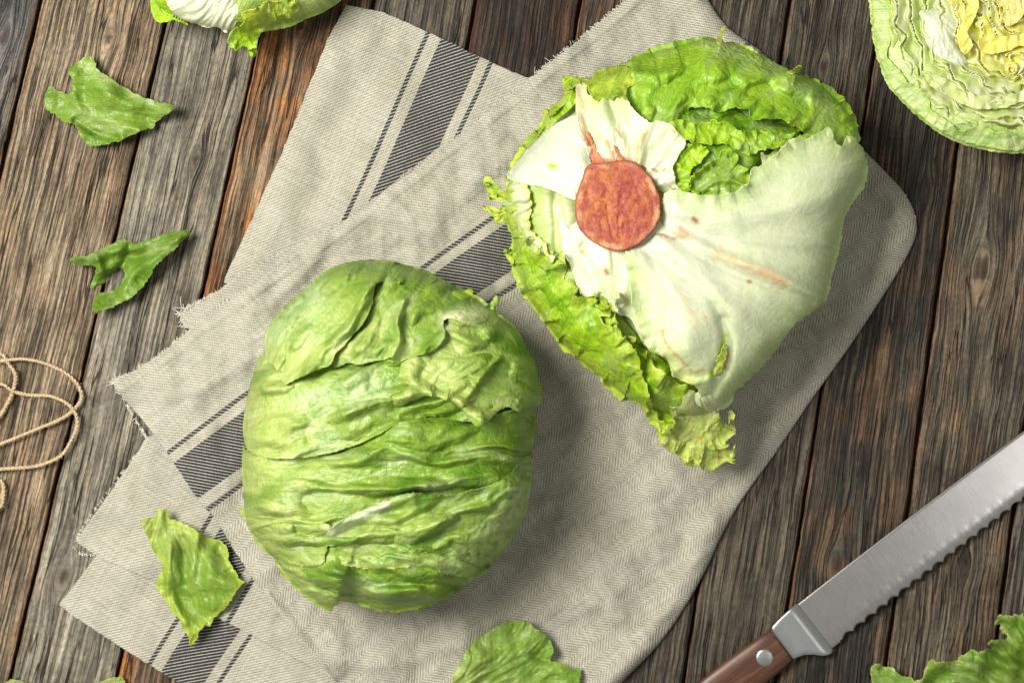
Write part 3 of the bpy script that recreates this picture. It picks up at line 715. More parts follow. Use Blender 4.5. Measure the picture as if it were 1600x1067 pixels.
# ---------------------------------------------------------------- lettuce head lying upside down
out2 = [(884,132),(940,110),(1000,85),(1060,70),(1120,58),(1180,80),(1262,117),(1330,178),(1356,250),(1322,335),(1297,440),(1282,482),(1205,560),(1120,640),(1050,650),
        (985,625),(900,560),(850,505),(812,440),(800,380),(786,320),(800,262),(850,190)]
c2 = (1050, 345)
f2, r2 = dome_fn(out2, c2, 300, 120, 2.9)
head2 = thing('iceberg_lettuce', 'upturned iceberg lettuce head showing its cut red brown stem and white leaf bases', 'lettuce', W1(1050, 345, 14))
body('leaf_core', head2, f2, r2, c2, 110, 16, M_RIB, lambda X, Y, Z: lerp(np.array((.50,.66,.24)), np.array((.62,.76,.42)), 0.5+0.4*fbm(X/40, Y/40, 2)), drop=20, shrink=0.93)
F2 = Field(); stem = (965, 322)
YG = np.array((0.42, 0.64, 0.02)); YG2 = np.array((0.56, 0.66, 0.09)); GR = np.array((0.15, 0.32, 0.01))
PW = np.array((0.76, 0.80, 0.58)); PG = np.array((0.66, 0.73, 0.44))
def L2(pts, **k):
    kw = dict(base=f2, field=F2, off=4, cols=(PALE, YG), root=stem, flow=0.0, colr=(60, 300), wr=((5, 90, 26, 'r'), (4, 50, 26, 'f'), (1.5, 22, 12, 'f')), nv=12)
    kw.update(k); return leaf(k.pop('name', 'leaf') if False else 'leaf', head2, pts, **kw)
# outer left frill, cupping the head
L2([(905,128),(893,121),(880,126),(878,150),(862,168),(850,172),(846,192),(826,214),(803,248),(792,275),(790,305),(780,290),(765,279),(757,290),(768,312),(783,318),(778,330),(760,323),(775,345),(792,352),(800,380),(788,396),(798,412),(806,440),(822,468),(850,502),(868,530),(890,553),(930,586),(965,622),(1008,634),(1022,652),(1032,688),(1052,694),(1080,690),(1092,640),(1080,600),(1010,540),(950,470),(900,420),(860,330),(850,220),(900,160)],
   seed=21, free=[(0,33)], off=0, flow=3.14, cols=(PALE, YG), colr=(90, 210), margin=YG2, marginw=14, jag=5, jagf=.08, ruf=14, rufw=24, ruff=.024, sway=7, lift=5, mat=M_FRILL, wr=((3, 90, 44, 'r'), (6, 60, 44, 'f'), (1.5, 24, 18, 'f')), deepamt=.45)
# second frill between it and the white leaves
L2([(812,392),(824,372),(840,380),(846,396),(858,385),(868,400),(880,395),(884,420),(882,436),(898,448),(905,462),(925,458),(945,468),(950,490),(938,492),(955,512),(975,520),(990,530),(995,548),(1012,552),(1030,575),(1050,590),(1062,600),(1078,602),(1082,625),(1068,650),(1030,640),(985,600),(945,565),(900,545),(865,500),(838,452),(822,420)],
   seed=22, free=[(0,22)], off=7, flow=2.4, cols=(LIME, YG), colr=(80, 240), margin=YG2, marginw=10, jag=6, jagf=.07, ruf=15, rufw=20, ruff=.026, sway=7, lift=14, liftw=12, mat=M_FRILL, wr=((5, 60, 34, 'f'), (2, 26, 20, 'f')), deepamt=.5)
# middle torn frill strip
L2([(936,462),(950,470),(958,462),(967,458),(972,476),(962,492),(968,512),(985,540),(998,560),(1004,590),(1014,620),(1030,655),(1052,665),(1040,680),(1020,664),(1000,632),(975,612),(950,590),(935,565),(938,530),(946,500)],
   seed=23, free=[(0,15)], off=10, flow=2.2, cols=(YG2, YG), colr=(100, 300), margin=YG2, marginw=8, jag=4, jagf=.09, ruf=7, rufw=18, ruff=.03, sway=4, lift=10, liftw=10, mat=M_FRILL, deepamt=.25)
# top green crinkled leaf
L2(Z2((395,245),(330,212),(345,205),(440,212),(470,185),(560,160),(600,140),(640,118),(700,88),(760,68),(860,52),(930,46),(980,62),(1080,84),(1160,132),(1250,180),(1290,160),(1298,172),(1260,192),(1340,212),(1440,268),(1500,340),(1530,430),(1522,470),(1430,485),(1330,440),(1220,380),(1100,375),(1085,345),(1030,330),(960,352),(930,335),(880,330),(840,345),(850,480),(780,560),(690,392),(640,380),(590,290),(480,290),(420,275)),
   seed=24, free=[(0,32)], off=6, flow=-1.2, root=(1000, 330), cols=(MID*1.15, np.array((.30,.50,.02))), colr=(60, 250), margin=None, jag=3, jagf=.1, ruf=6, rufw=18, ruff=.028, sway=3, lift=9, liftw=12,
   wr=((4, 130, 46, 'r'), (9, 80, 40, 'f'), (2.2, 30, 16, 'f')), deepamt=.65, mat=M_LEAF, gain=1.4,
   ridges=[(Z2((850,130),(800,230),(700,300)), 10, -12), (Z2((1080,240),(1150,210),(1260,200)), 9, 9), (Z2((900,260),(1020,240),(1180,280),(1300,330)), 9, -9), (Z2((620,190),(720,200),(820,180)), 9, 8), (Z2((700,130),(860,110),(1040,120)),9,-5),
           (Z2((1380,280),(1440,350),(1430,430)),8,-8), (Z2((1200,250),(1330,270),(1440,330)),10,7)],
   stains=[(Z2((900,60),(1060,110),(1200,170)), 14, PALE, .6), (Z2((1250,230),(1380,300),(1400,370)), 18, np.array((.45,.62,.22)), .7)])
# dark pocket with curled leaves
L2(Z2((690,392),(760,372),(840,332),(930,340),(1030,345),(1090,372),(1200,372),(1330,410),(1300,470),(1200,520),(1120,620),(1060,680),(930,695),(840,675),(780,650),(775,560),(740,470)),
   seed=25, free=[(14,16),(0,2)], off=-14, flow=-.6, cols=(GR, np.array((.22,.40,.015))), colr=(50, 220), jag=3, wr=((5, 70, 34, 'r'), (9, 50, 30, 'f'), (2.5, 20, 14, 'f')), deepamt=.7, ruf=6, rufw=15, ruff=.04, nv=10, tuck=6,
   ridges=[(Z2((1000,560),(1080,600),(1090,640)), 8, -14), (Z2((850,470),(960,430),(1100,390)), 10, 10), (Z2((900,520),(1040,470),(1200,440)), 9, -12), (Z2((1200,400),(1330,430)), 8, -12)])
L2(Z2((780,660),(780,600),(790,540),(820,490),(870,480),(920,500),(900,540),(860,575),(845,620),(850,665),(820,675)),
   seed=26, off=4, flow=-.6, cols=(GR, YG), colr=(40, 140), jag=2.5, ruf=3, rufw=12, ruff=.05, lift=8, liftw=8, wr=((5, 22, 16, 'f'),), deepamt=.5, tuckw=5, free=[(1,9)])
L2(Z2((846,655),(852,612),(890,585),(905,550),(955,540),(1000,500),(1030,518),(1040,560),(1080,585),(1092,630),(1085,668),(1020,682),(950,694),(880,684)),
   seed=27, off=3, flow=-.6, cols=(GR, MG), colr=(40, 160), margin=YG, marginw=5, jag=5, jagf=.07, ruf=6, rufw=12, ruff=.045, sway=3, lift=7, liftw=8, wr=((5, 34, 20, 'f'),), deepamt=.6, tuckw=5, ridges=[(Z2((870,640),(940,580),(1010,550)), 6, -9), (Z2((900,660),(980,620),(1070,640)), 5, 8)])
L2(Z2((1190,500),(1210,470),(1240,462),(1330,440),(1420,470),(1400,520),(1300,560),(1220,590),(1120,640),(1130,590),(1150,540)),
   seed=28, off=2, flow=-.5, cols=(PG, YG2), colr=(60, 260), jag=2.5, wr=((5, 40, 22, 'f'),), free=[(0,4),(8,10)], lift=4)
# pale pocket left of the stem
L2([(820,280),(850,290),(890,300),(905,340),(890,400),(878,430),(850,410),(835,385),(822,340)], seed=37, off=5, flow=2.6, cols=(PG, np.array((.50,.62,.20))), colr=(40,140), mat=M_RIB, free=[], wr=((3,80,30,'f'),), nv=5, veinamp=.4, veincol=.1, deepamt=.1, blot=0,
   ridges=[([(868,300),(872,350),(868,400)], 7, -9), ([(850,300),(855,350),(850,390)], 12, 5)])
# upper fan from the stem
L2(Z2((452,548),(432,490),(405,420),(388,350),(384,290),(392,245),(425,240),(440,285),(500,292),(560,290),(592,300),(630,350),(680,388),(720,385),(770,405),(830,470),(800,520),(778,570),(790,640),(810,668),(740,672),(650,640),(500,610)),
   seed=29, free=[(1,18)], off=9, flow=-1.4, cols=(PW, PALE*0.6+WHITE*0.4), colr=(60, 260), jag=1.5, mat=M_RIB, wr=((1.6, 220, 34, 'r'), (4, 90, 60, 'f')), nv=12, veinamp=.6, veincol=.3, lift=5, liftw=8, deepamt=.1, blot=.1,
   ridges=[(Z2((620,560),(610,480),(560,380),(520,300)), 6, -6), (Z2((640,570),(650,480),(670,420),(690,395)), 6, 8), (Z2((650,590),(700,500),(770,440)), 7, -6), (Z2((560,540),(520,440),(490,330)), 8, 5), (Z2((390,270),(400,380),(440,500)),7,6), (Z2((470,540),(440,420),(430,300)),6,-4)],
   stains=[(Z2((388,270),(398,360),(430,460),(470,545)), 9, np.array((.76,.52,.38)), .8), (Z2((436,470),(455,520),(480,570)), 10, np.array((.46,.14,.045)), .95), (Z2((510,470),(540,520),(570,570)), 4.5, np.array((.50,.19,.06)), .9), (Z2((462,535),(500,556),(560,552),(610,560)), 9, np.array((.42,.12,.04)), 3), (Z2((440,420),(500,470),(520,500)), 6, np.array((.72,.55,.28)), .7), (Z2((560,360),(600,400)), 5, np.array((.72,.6,.3)), .6), (Z2((550,420),(570,450)), 3, BROWN, .7),
           (Z2((640,560),(640,490),(660,440)), 4, np.array((.7,.45,.15)), .8), (Z2((690,575),(720,592),(745,580)), 2.5, BROWN, .9), (Z2((440,300),(520,310),(580,320)), 18, np.array((.62,.72,.2)), .5)])
L2(Z2((330,212),(345,204),(440,214),(470,185),(560,160),(600,170),(640,220),(600,250),(588,270),(592,300),(560,282),(530,296),(500,290),(478,300),(455,288),(440,262),(430,240),(400,238),(350,262),(336,240)),
   seed=38, free=[(0,5),(7,19)], off=8, root=(1000, 40), flow=2.0, cols=(YG2, YG), colr=(60,160), margin=YG2, marginw=5, jag=3, ruf=5, rufw=12, ruff=.04, sway=3, lift=6, liftw=8, mat=M_FRILL, wr=((5, 30, 40, 'f'),), deepamt=.45)
L2(Z2((760,400),(800,380),(880,400),(940,385),(1010,400),(1060,430),(1130,420),(1200,440),(1290,430),(1240,480),(1150,500),(1080,520),(1000,480),(920,480),(850,470),(800,440)),
   seed=39, free=[(0,8),(9,15)], off=6, root=(1000, 330), flow=-1.0, cols=(YG, np.array((.32,.50,.03))), jag=3.5, ruf=5, rufw=14, ruff=.035, sway=3, lift=7, liftw=8, wr=((5, 34, 40, 'f'), (3, 18, 20, 'f')), deepamt=.5)
# left white leaf
L2(Z2((452,560),(432,490),(400,400),(388,360),(340,378),(300,398),(250,440),(200,488),(150,545),(118,590),(110,615),(150,632),(190,643),(240,648),(290,665),(330,682),(385,705),(420,680),(500,640)),
   seed=30, free=[(1,16)], off=7, flow=3.3, cols=(WHITE, WHITE*.92), colr=(0, 200), jag=.6, mat=M_RIB, wr=((5, 200, 140, 'f'), (2, 90, 90, 'f')), nv=6, veinamp=.4, veincol=.1, lift=-3, deepamt=.05, blot=0,
   ridges=[(Z2((430,580),(300,520),(160,570)), 22, 7), (Z2((420,660),(300,640),(180,625)), 9, -4)], stains=[(Z2((285,565),(300,568)), 5, YG, 3)])
L2(Z2((108,618),(150,630),(186,645),(200,690),(208,740),(195,770),(205,820),(240,860),(265,880),(275,920),(300,930),(285,960),(240,930),(170,880),(120,800),(95,720)),
   seed=31, free=[(1,10)], off=5, flow=2.6, root=(900, 250), cols=(PW, PALE), colr=(60, 180), jag=2.5, ruf=3, mat=M_RIB, lift=6, liftw=8, margin=YG2, marginw=4, deepamt=.1)
# lower white ribs
L2([(900,345),(878,340),(876,370),(880,392),(890,410),(900,440),(912,462),(935,462),(948,466),(965,490),(985,498),(1010,540),(1050,560),(1120,560),(1120,380),(1040,340),(970,330)],
   seed=32, free=[(1,13)], off=6, flow=1.4, cols=(WHITE, np.array((.70,.76,.48))), colr=(40, 200), jag=.8, mat=M_RIB, wr=((6, 200, 120, 'f'), (3, 120, 90, 'f')), nv=6, veinamp=.25, veincol=.1, deepamt=.03, blot=0,
   ridges=[([(900,385),(920,420),(940,460)], 10, 6), ([(960,395),(965,430),(960,490)], 8, -7), ([(895,400),(905,440)], 5, -3)], stains=[([(947,423),(949,427)], 4, BROWN, 3), ([(965,400),(966,470)], 14, np.array((.68,.72,.34)), .5), ([(908,393),(910,395)], 3, np.array((.8,.5,.1)), 3)])
# big right leaf
L2([(1018,372),(1035,340),(1034,312),(1046,298),(1068,299),(1090,304),(1120,306),(1148,300),(1160,292),(1170,282),(1176,262),(1192,258),(1190,240),(1206,246),(1222,232),(1236,218),(1262,216),(1286,204),(1298,200),(1305,222),(1318,228),(1322,212),(1340,220),(1355,250),(1352,290),(1330,320),(1318,350),(1312,390),(1300,430),(1296,455),(1283,478),(1245,505),(1215,545),(1180,585),(1150,612),(1140,632),(1120,641),(1098,636),(1090,610),(1072,596),(1052,586),(1042,560),(1022,548),(1005,530),(996,500),(988,470),(982,430),(975,400),(985,385)],
   seed=33, free=[(2,48)], off=9, flow=0.6, cols=(WHITE, np.array((.68,.75,.50))), colr=(80, 340), margin=np.array((.54,.68,.27)), marginw=30, jag=2.2, jagf=.13, mat=M_RIB, wr=((1.5, 300, 70, 'r'), (5, 160, 110, 'f'), (.7, 60, 40, 'f')), nv=14, veinamp=.45, veincol=.3, lift=3, liftw=9, deepamt=.05, blot=.1, ruf=2.5, ruff=.03, rufw=14,
   ridges=[([(1030,340),(1075,370),(1130,400),(1200,425),(1280,465)], 8, 7), ([(1025,352),(1070,385),(1120,415),(1190,442),(1270,472)], 7, -6), ([(1000,400),(1040,440),(1065,490),(1075,540)], 20, 10), ([(1000,390),(1060,420),(1120,480),(1135,560),(1110,620)], 9, -7),
           ([(1132,500),(1140,540),(1122,580)], 8, -9), ([(1045,325),(1150,335),(1300,310)], 20, 9), ([(1020,375),(1110,450),(1190,530)], 17, 8), ([(1040,345),(1150,385),(1290,400)], 12, -6), ([(1040,590),(1080,600),(1108,590)], 6, 5), ([(1040,560),(1060,585),(1100,590)], 6, -4)],
   stains=[([(1025,362),(1045,372),(1070,370)], 4, BROWN, .7), ([(1060,360),(1075,372)], 9, np.array((.72,.46,.26)), .8), ([(1084,342),(1088,346)], 4, BROWN, 3), ([(1125,400),(1160,412),(1195,428),(1225,442)], 11, np.array((.80,.60,.36)), .75), ([(1185,424),(1222,441)], 7, np.array((.78,.50,.25)), .6),
           ([(1170,440),(1172,440)], 3, BROWN, 3), ([(1055,412),(1060,416)], 6, np.array((.8,.64,.46)), .6), ([(1060,450),(1075,480),(1090,510)], 6, np.array((.8,.66,.44)), .6), ([(1034,512),(1042,540),(1062,560),(1085,582),(1100,578)], 3.0, np.array((.60,.32,.08)), .8),
           ([(1138,545),(1132,575)], 4, np.array((.6,.28,.1)), .9), ([(1040,555),(1060,580),(1085,600)], 10, np.array((.72,.68,.2)), .5), ([(1134,525),(1122,570),(1108,588)], 6, YG, .9), ([(1100,490),(1104,500)],3,np.array((.8,.5,.2)),.9)])
# the little curly frill at the bottom
L2(Z3((795,700),(830,695),(868,705),(890,760),(940,782),(965,800),(990,835),(1002,832),(1008,800),(1022,830),(1035,862),(1012,885),(998,905),(1005,945),(1030,925),(1025,965),(1018,990),(985,985),(960,1010),(925,1018),(890,1005),(862,1000),(840,1003),(815,975),(775,945),(745,930),(722,912),(735,885),(742,862),(770,850),(790,835),(770,790),(762,768),(790,760)),
   seed=34, free=[(4,32)], off=5, root=(1100, 610), flow=1.5, cols=(PG, np.array((.66,.76,.22))), colr=(0, 90), margin=np.array((.66,.78,.18)), jag=3, jagf=.12, ruf=11, rufw=24, ruff=.03, sway=6, lift=6, mat=M_FRILL, wr=((6, 30, 18, 'f'), (3, 14, 10, 'f')), deepamt=.2,
   stains=[(Z3((880,895),(895,880)), 3, np.array((.7,.5,.1)), .9), (Z3((955,965),(965,970)), 4, BROWN, .9)])
L2(Z3((868,712),(905,700),(960,720),(985,740),(960,780),(935,785),(900,770),(872,750)), seed=35, off=8, root=(1080,590), flow=1.5, cols=(PG, PG), jag=1.5, mat=M_RIB, free=[(3,6)], lift=3)
L2(Z3((905,30+640),(930,600),(965,560),(985,510),(1000,530),(985,590),(965,640),(930,665)), seed=36, off=4, flow=1.2, cols=(YG, YG2), jag=2, wr=((3,20,10,'f'),), free=[(1,6)])
for pts in (Z2((952,60),(962,40),(972,15),(990,0),(984,22),(976,40),(978,68),(964,74)), Z2((1236,185),(1260,178),(1285,160),(1299,162),(1290,182),(1262,196))):
    L2(pts, seed=12, off=6, jag=.5, nv=0, wr=((1, 10, 8, 'f'),), cols=(LIME, YG2), colr=(0,400), h=2.0)
t = NT('lettuce_stem'); p = t.px(); ca = t.n('ShaderNodeAttribute', attribute_name='Col').outputs['Color']
nn = t.noise(p, 0.35, 5, 0.7); n4 = t.noise(p, 0.09, 4, 0.6)
cc = t.mix(1.0, ca, t.ramp(nn, [(0.3, (0.50, 0.42, 0.36)), (0.5, (1, 1, 1)), (0.70, (1.45, 1.4, 1.1))]), 'MULTIPLY')
M_STEM = t.surf(t.pbsdf(Base_Color=cc, Roughness=0.5, Normal=t.bump(t.math('ADD', nn, n4), 0.8, 1.3)).outputs[0])
leaf('stem_neck', head2, [(912,205),(919,207),(927,221),(934,240),(944,252),(957,254),(968,256),(966,246),(958,228),(964,230),(972,244),(980,251),(992,256),(1006,260),(1012,270),(1008,282),(965,285),(920,280),(918,264),(925,252),(921,236),(914,220)], f2, F2,
     off=4, free=[(0,12)], tuck=4, tuckw=4, root=stem, flow=-1.4, cols=(np.array((.28,.055,.02)), np.array((.48,.20,.08))), colr=(55, 115), jag=1.5, jagf=.3, nv=0, mat=M_STEM, wr=((2, 30, 24, 'f'),), deepamt=.5, blot=0, lift=-3, liftw=4, h=1.6, seed=91)
# stem disc
th = np.linspace(0, 2*np.pi, 96, endpoint=False); rs = np.concatenate([np.linspace(0, .985, 33), [1.0]])
V = []; Cc = []; zt = float(f2(np.array([965.]), np.array([322.]))[0])+26
Rr = 66*(1+0.035*noise(th*2.2, th*0+1, 3)+0.012*noise(th*9, th*0, 4))+9*np.exp(-((((th+2.22+np.pi)%(2*np.pi)-np.pi))/.22)**2)+4*np.exp(-((((th+1.25+np.pi)%(2*np.pi)-np.pi))/.35)**2)
SR = np.array((.27, .040, .018)); SO = np.array((.34, .090, .014)); ST = np.array((.62, .36, .18)); SD = np.array((.12, .03, .015))
for k, r_ in enumerate(list(rs)+[1.006, 1.02, 0.98, .9]):
    x = stem[0]+np.cos(th)*Rr*r_*1.0; y = stem[1]+np.sin(th)*Rr*r_*1.03
    z = zt+1.4*fbm(x/22, y/22, 3, 41)+0.5*ridged(x/14, y/14, 2, 42)-4.0*sstep(.0, .85, 1-r_)*0
    z = z-0.03*(x-stem[0])+0.02*(y-stem[1])
    if k < len(rs):
        pass
    else:
        z = z*0+zt-[2.5, 14, 34, 50][k-len(rs)]+2*noise(th*6, th*0+k)
    for pts in ([(948,322),(952,348),(957,368),(960,374)], [(966,340),(968,362),(966,380)], [(938,346),(940,362)], [(976,348),(972,372)]):
        z = z-2.2*np.exp(-(line_dist(x, y, pts)/1.2)**2)
    c = lerp(SR, SO, sstep(-.2, .5, fbm(x/22, y/22, 2, 43)+0.25*np.cos((x-stem[0])/60)*((x < 965)*1.0-.4)))
    c = lerp(c, np.array((.38,.11,.05)), sstep(.0, .6, fbm(x/7, y/7, 3, 44))*.55)
    c = lerp(c, ST, sstep(.83, .92, r_+.05*noise(th*5, th*0+7))*(1-sstep(.95, .99, r_+0*th))*.65*sstep(-.3, .4, noise(th*2, th*0+2)))
    c = lerp(c, SD, sstep(.2, .7, fbm(x/5, y/5, 3, 45))*.4+(1.0 if k >= len(rs) else 0)*.35)
    V.append(Wp(x, y, z)); Cc.append(c)
V = np.concatenate(V); Cc = np.concatenate(Cc); n = 96; m = len(rs)+4
F = np.concatenate([np.stack([k*n+np.arange(n), k*n+(np.arange(n)+1) % n, (k+1)*n+(np.arange(n)+1) % n, (k+1)*n+np.arange(n)], 1)[:, ::-1] for k in range(m-1)])
mesh_obj('stem', V, F, M_STEM, head2, col=Cc)

# ---------------------------------------------------------------- halved lettuce, top right
c3 = (1575, 12)
out3 = [(1352,-50),(1358,5),(1362,50),(1372,95),(1388,135),(1415,165),(1440,188),(1470,210),(1505,226),(1550,236),(1600,240),(1680,225),(1745,170),(1790,80),(1795,-40),(1750,-150),(1650,-220),(1530,-220),(1420,-160)]
f3, r3 = dome_fn(out3, c3, 150, 95, 2.6)
head3 = thing('halved_lettuce', 'halved lettuce with its pale yellow layered cut face turned up at the upper right corner', 'lettuce', W1(1575, 12, 0))
def colf3(X, Y, Z):
    t_ = np.hypot(X-c3[0], Y-c3[1])/np.maximum(r3(np.arctan2(Y-c3[1], X-c3[0])), 1)
    return lerp(lerp(YEL*.6, np.array((.42,.56,.10)), sstep(.2, .7, t_)), np.array((.50,.68,.22)), sstep(.75, .9, t_))
body('leaf_core', head3, f3, r3, c3, 95, -3, M_LEAF, colf3, shrink=.97, drop=22, under=.6)
F3 = Field()
# skin leaves on the flank
for k, (a0, a1, fi, sd) in enumerate(((60, 215, .80, 1), (95, 185, .88, 2))):
    A = np.radians(np.linspace(a0-15, a1+15, 24)); Ro = r3(A); o_ = []; i_ = []
    for a, R_ in zip(A, Ro):
        o_.append((c3[0]+math.cos(a)*R_*(1.0-.02*k), c3[1]+math.sin(a)*R_*(1.0-.02*k))); w_ = fi+.035*math.sin(a*9+k*2)+.02*math.sin(a*23+k)
        i_.append((c3[0]+math.cos(a)*R_*w_, c3[1]+math.sin(a)*R_*w_))
    leaf('leaf', head3, o_+i_[::-1], f3, F3, off=-4+5*k, free=[(24, 47), (0, 23)], lift=5, liftw=6, jag=1.5, root=c3, flow=2.4, cols=(LG, np.array((.60,.74,.36))), colr=(120, 230), nv=8, seed=60+k, wr=((2, 110, 60, 'r'), (5, 60, 60, 'f')),
         ruf=1, margin=np.array((.55,.72,.18)), marginw=5, deepamt=.15)
def ribbon(name, parent, cx, cy, radf, zt, zb, thick, colt, colb, seed, a0=0, a1=2*np.pi, n=420, mat=M_RIB):
    a = np.linspace(a0, a1, n); r_ = radf(a)
    x = cx+np.cos(a)*r_; y = cy+np.sin(a)*r_
    tx, ty = np.gradient(x), np.gradient(y); L = np.hypot(tx, ty)+1e-6; nx, ny = -ty/L, tx/L
    th_ = thick*(0.7+0.6*np.abs(noise(a*5, 0*a+seed, seed)))
    zt_ = zt+5*fbm(a*6, 0*a, 3, seed)
    prof = [(-.5, 0, 0), (-.5, .80, 1), (-.25, 1, 2), (.25, 1, 2), (.5, .80, 1), (.5, 0, 0)]
    V = []; C_ = []
    for o_, h_, kk in prof:
        lean = (1-h_)*6*noise(a*4, 0*a+3, seed)
        X = x+nx*(th_*o_+lean); Y = y+ny*(th_*o_+lean)
        V.append(Wp(X, Y, zb+(zt_-zb)*h_)); mixv = np.clip(h_**2+.15*noise(a*12, 0*a+h_, seed), 0, 1)
        C_.append(lerp(colb, colt, mixv))
    m = len(prof); i = np.arange(n-1)
    F = np.concatenate([np.stack([k*n+i, k*n+i+1, (k+1)*n+i+1, (k+1)*n+i], 1) for k in range(m-1)])
    return mesh_obj(name, np.concatenate(V), F, mat, parent, col=np.concatenate(C_))
face_out = []
for a in np.radians(np.arange(0, 360, 6)): face_out.append((c3[0]+math.cos(a)*float(r3(a))*(.86+.02*math.sin(a*7)), c3[1]+math.sin(a)*float(r3(a))*(.86+.02*math.sin(a*7))))
fs = region(face_out, 1.6, None, 2, .1, 5)
X, Y = fs.X, fs.Y; ccx, ccy = 1598, 8
a_ = np.arctan2(Y-ccy, X-ccx); rho = np.hypot(X-ccx, Y-ccy)/(r3(np.arctan2(Y-c3[1], X-c3[0]))*.9)
inn = sstep(.80, .40, rho)
wx = (14+26*inn)*fbm(X/80, Y/80, 2, 3); wy = (14+26*inn)*fbm(X/80, Y/80, 2, 9)
ph = rho*8.5+.30*fbm(X/30, Y/30, 2, 33)+.09*noise(a_*9, rho*5, 34)*np.sin(a_*34+6*rho)+(.34+.55*inn)*fbm((X+wx)/58, (Y+wy)/58, 2, 6)+.10*noise((X+wx)/16, (Y+wy)/16, 7)*(.4+inn)+.4
fr_ = ph-np.floor(ph); kid = np.floor(ph)
grad = np.hypot(*[g_ for g_ in (noise(X/30, Y/30, 2), noise(X/30, Y/30, 8))])
edge_ = sstep(0, .16, fr_)*(1-sstep(.20, .36, fr_))
slope = sstep(.2, .95, fr_)
zf = 150+5*noise(kid*2.3, a_*2, 4)+9*fbm(X/60, Y/60, 2, 12)-(1-edge_)*(3+12*(1-slope))
zf -= 14*np.exp(-fs.d/5)
zf += 2.5*noise(X/18, Y/18, 15)
cw = lerp(np.array((.76,.82,.46)), np.array((.90,.88,.42)), sstep(.75, .45, rho))
cg = lerp(np.array((.54,.66,.18)), np.array((.84,.80,.13)), sstep(.72, .42, rho))
cf = lerp(cg, cw, np.clip(edge_+.45*slope, 0, 1))
cf = lerp(cf, np.array((.80,.82,.58)), sstep(-.1, .5, fbm(X/44, Y/44, 2, 21))*.7)
mesh_obj('cut_face', Wp(X, Y, zf), fs.F, M_RIB, head3, col=cf)
F3.put(np.array([0.]), np.array([0.]), np.array([0.]), 2)
leaf('heart', head3, [(1436,18),(1450,14),(1470,12),(1490,22),(1502,40),(1496,62),(1502,80),(1514,98),(1506,108),(1488,106),(1470,98),(1456,84),(1444,60),(1440,36)], lambda X, Y: 148+0*X, None, off=4, root=(1450, 10), flow=1.2, cols=(WHITE, WHITE), nv=0, jag=1, mat=M_RIB,
     wr=((7, 30, 20, 'f'),), lift=-16, liftw=9, deepamt=0, blot=0, seed=3)
for k, (pts, cl) in enumerate((
    ([(1500,-30),(1520,-10),(1530,10),(1522,30),(1512,52),(1520,72),(1506,84),(1496,60),(1500,36),(1488,8),(1480,-20)], YEL),
    ([(1530,64),(1548,54),(1575,58),(1600,52),(1640,60),(1640,78),(1600,72),(1572,80),(1548,84),(1534,80)], YEL),
    ([(1545,-20),(1570,-28),(1600,-10),(1600,20),(1582,40),(1562,34),(1568,14),(1552,0)], np.array((.82,.78,.30))),
    ([(1440,112),(1470,120),(1500,136),(1530,150),(1570,150),(1610,140),(1660,150),(1650,166),(1600,160),(1560,170),(1520,168),(1480,150),(1448,130)], np.array((.66,.74,.34))))):
    leaf('curl', head3, pts, lambda X, Y: 146+0*X, None, off=4, root=(1590,-60), flow=1, cols=(cl, cl), nv=0, jag=2, jagf=.08, mat=M_RIB, wr=((6, 40, 26, 'f'),), lift=4, liftw=6, ruf=2, rufw=8, ruff=.04, sway=1, deepamt=0, blot=0, seed=k+5)

# ---------------------------------------------------------------- lettuce part at the top left edge
out4 = [(240,-10),(252,15),(285,33),(330,44),(352,48),(385,50),(420,40),(460,32),(495,20),(528,-2),(550,-60),(520,-150),(420,-190),(300,-170),(240,-90)]
c4 = (390, -75)
f4, r4 = dome_fn(out4, c4, 170, 60, 2.2)
head4 = thing('lettuce_heart', 'pale lettuce heart with bright green frilled lobes cut off by the top edge', 'lettuce', W1(390, -75, 0))
body('leaf_core', head4, f4, r4, c4, 60, -3, M_RIB, lambda X, Y, Z: lerp(PALE, PW, .5+0*X), drop=10)
F4 = Field()
def L4(pts, **k):
    kw = dict(base=f4, field=F4, off=4, cols=(PW, YG2), root=(430, -120), flow=1.8, colr=(120, 260), nv=10, mat=M_FRILL); kw.update(k)
    return leaf('leaf', head4, pts, **kw)
L4(Zc(0,0,2.963,(700,-60),(696,0),(700,50),(712,85),(735,103),(768,106),(800,97),(838,106),(868,116),(850,90),(800,55),(770,10),(770,-60)), seed=71, cols=(YG, YG), lift=5, jag=1.5, off=2, free=[(0,8)])
L4(Zc(0,0,2.963,(760,-80),(770,10),(800,60),(850,95),(900,110),(960,130),(1010,128),(1040,150),(1075,150),(1110,90),(1200,30),(1300,-20),(1300,-100)), seed=72, cols=(WHITE, PW), colr=(100,240), mat=M_RIB, lift=2, off=5, jag=1, wr=((3,120,14,'r'),(4,50,30,'f')), veinamp=1.2, deepamt=.05, blot=.1)
L4(Zc(0,0,2.963,(1100,-60),(1105,50),(1075,90),(1120,110),(1180,150),(1240,145),(1340,125),(1430,85),(1520,45),(1590,-10),(1600,-80)), seed=73, cols=(PALE, np.array((.48,.66,.12))), lift=3, off=6, jag=1.5, colr=(80,230), free=[(0,8)])
L4(Zc(0,0,2.963,(1110,125),(1135,95),(1115,70),(1150,50),(1200,40),(1230,10),(1290,5),(1350,-10),(1380,50),(1330,95),(1270,105),(1230,140),(1205,165),(1190,195),(1188,240),(1172,264),(1150,255),(1140,222),(1120,218),(1100,235),(1068,222),(1052,195),(1066,160),(1085,135)), seed=74, cols=(YG2, YG), colr=(100,230), lift=8, off=12, jag=2.5, ruf=6, rufw=14, ruff=.04, sway=3, wr=((4,24,16,'f'),))

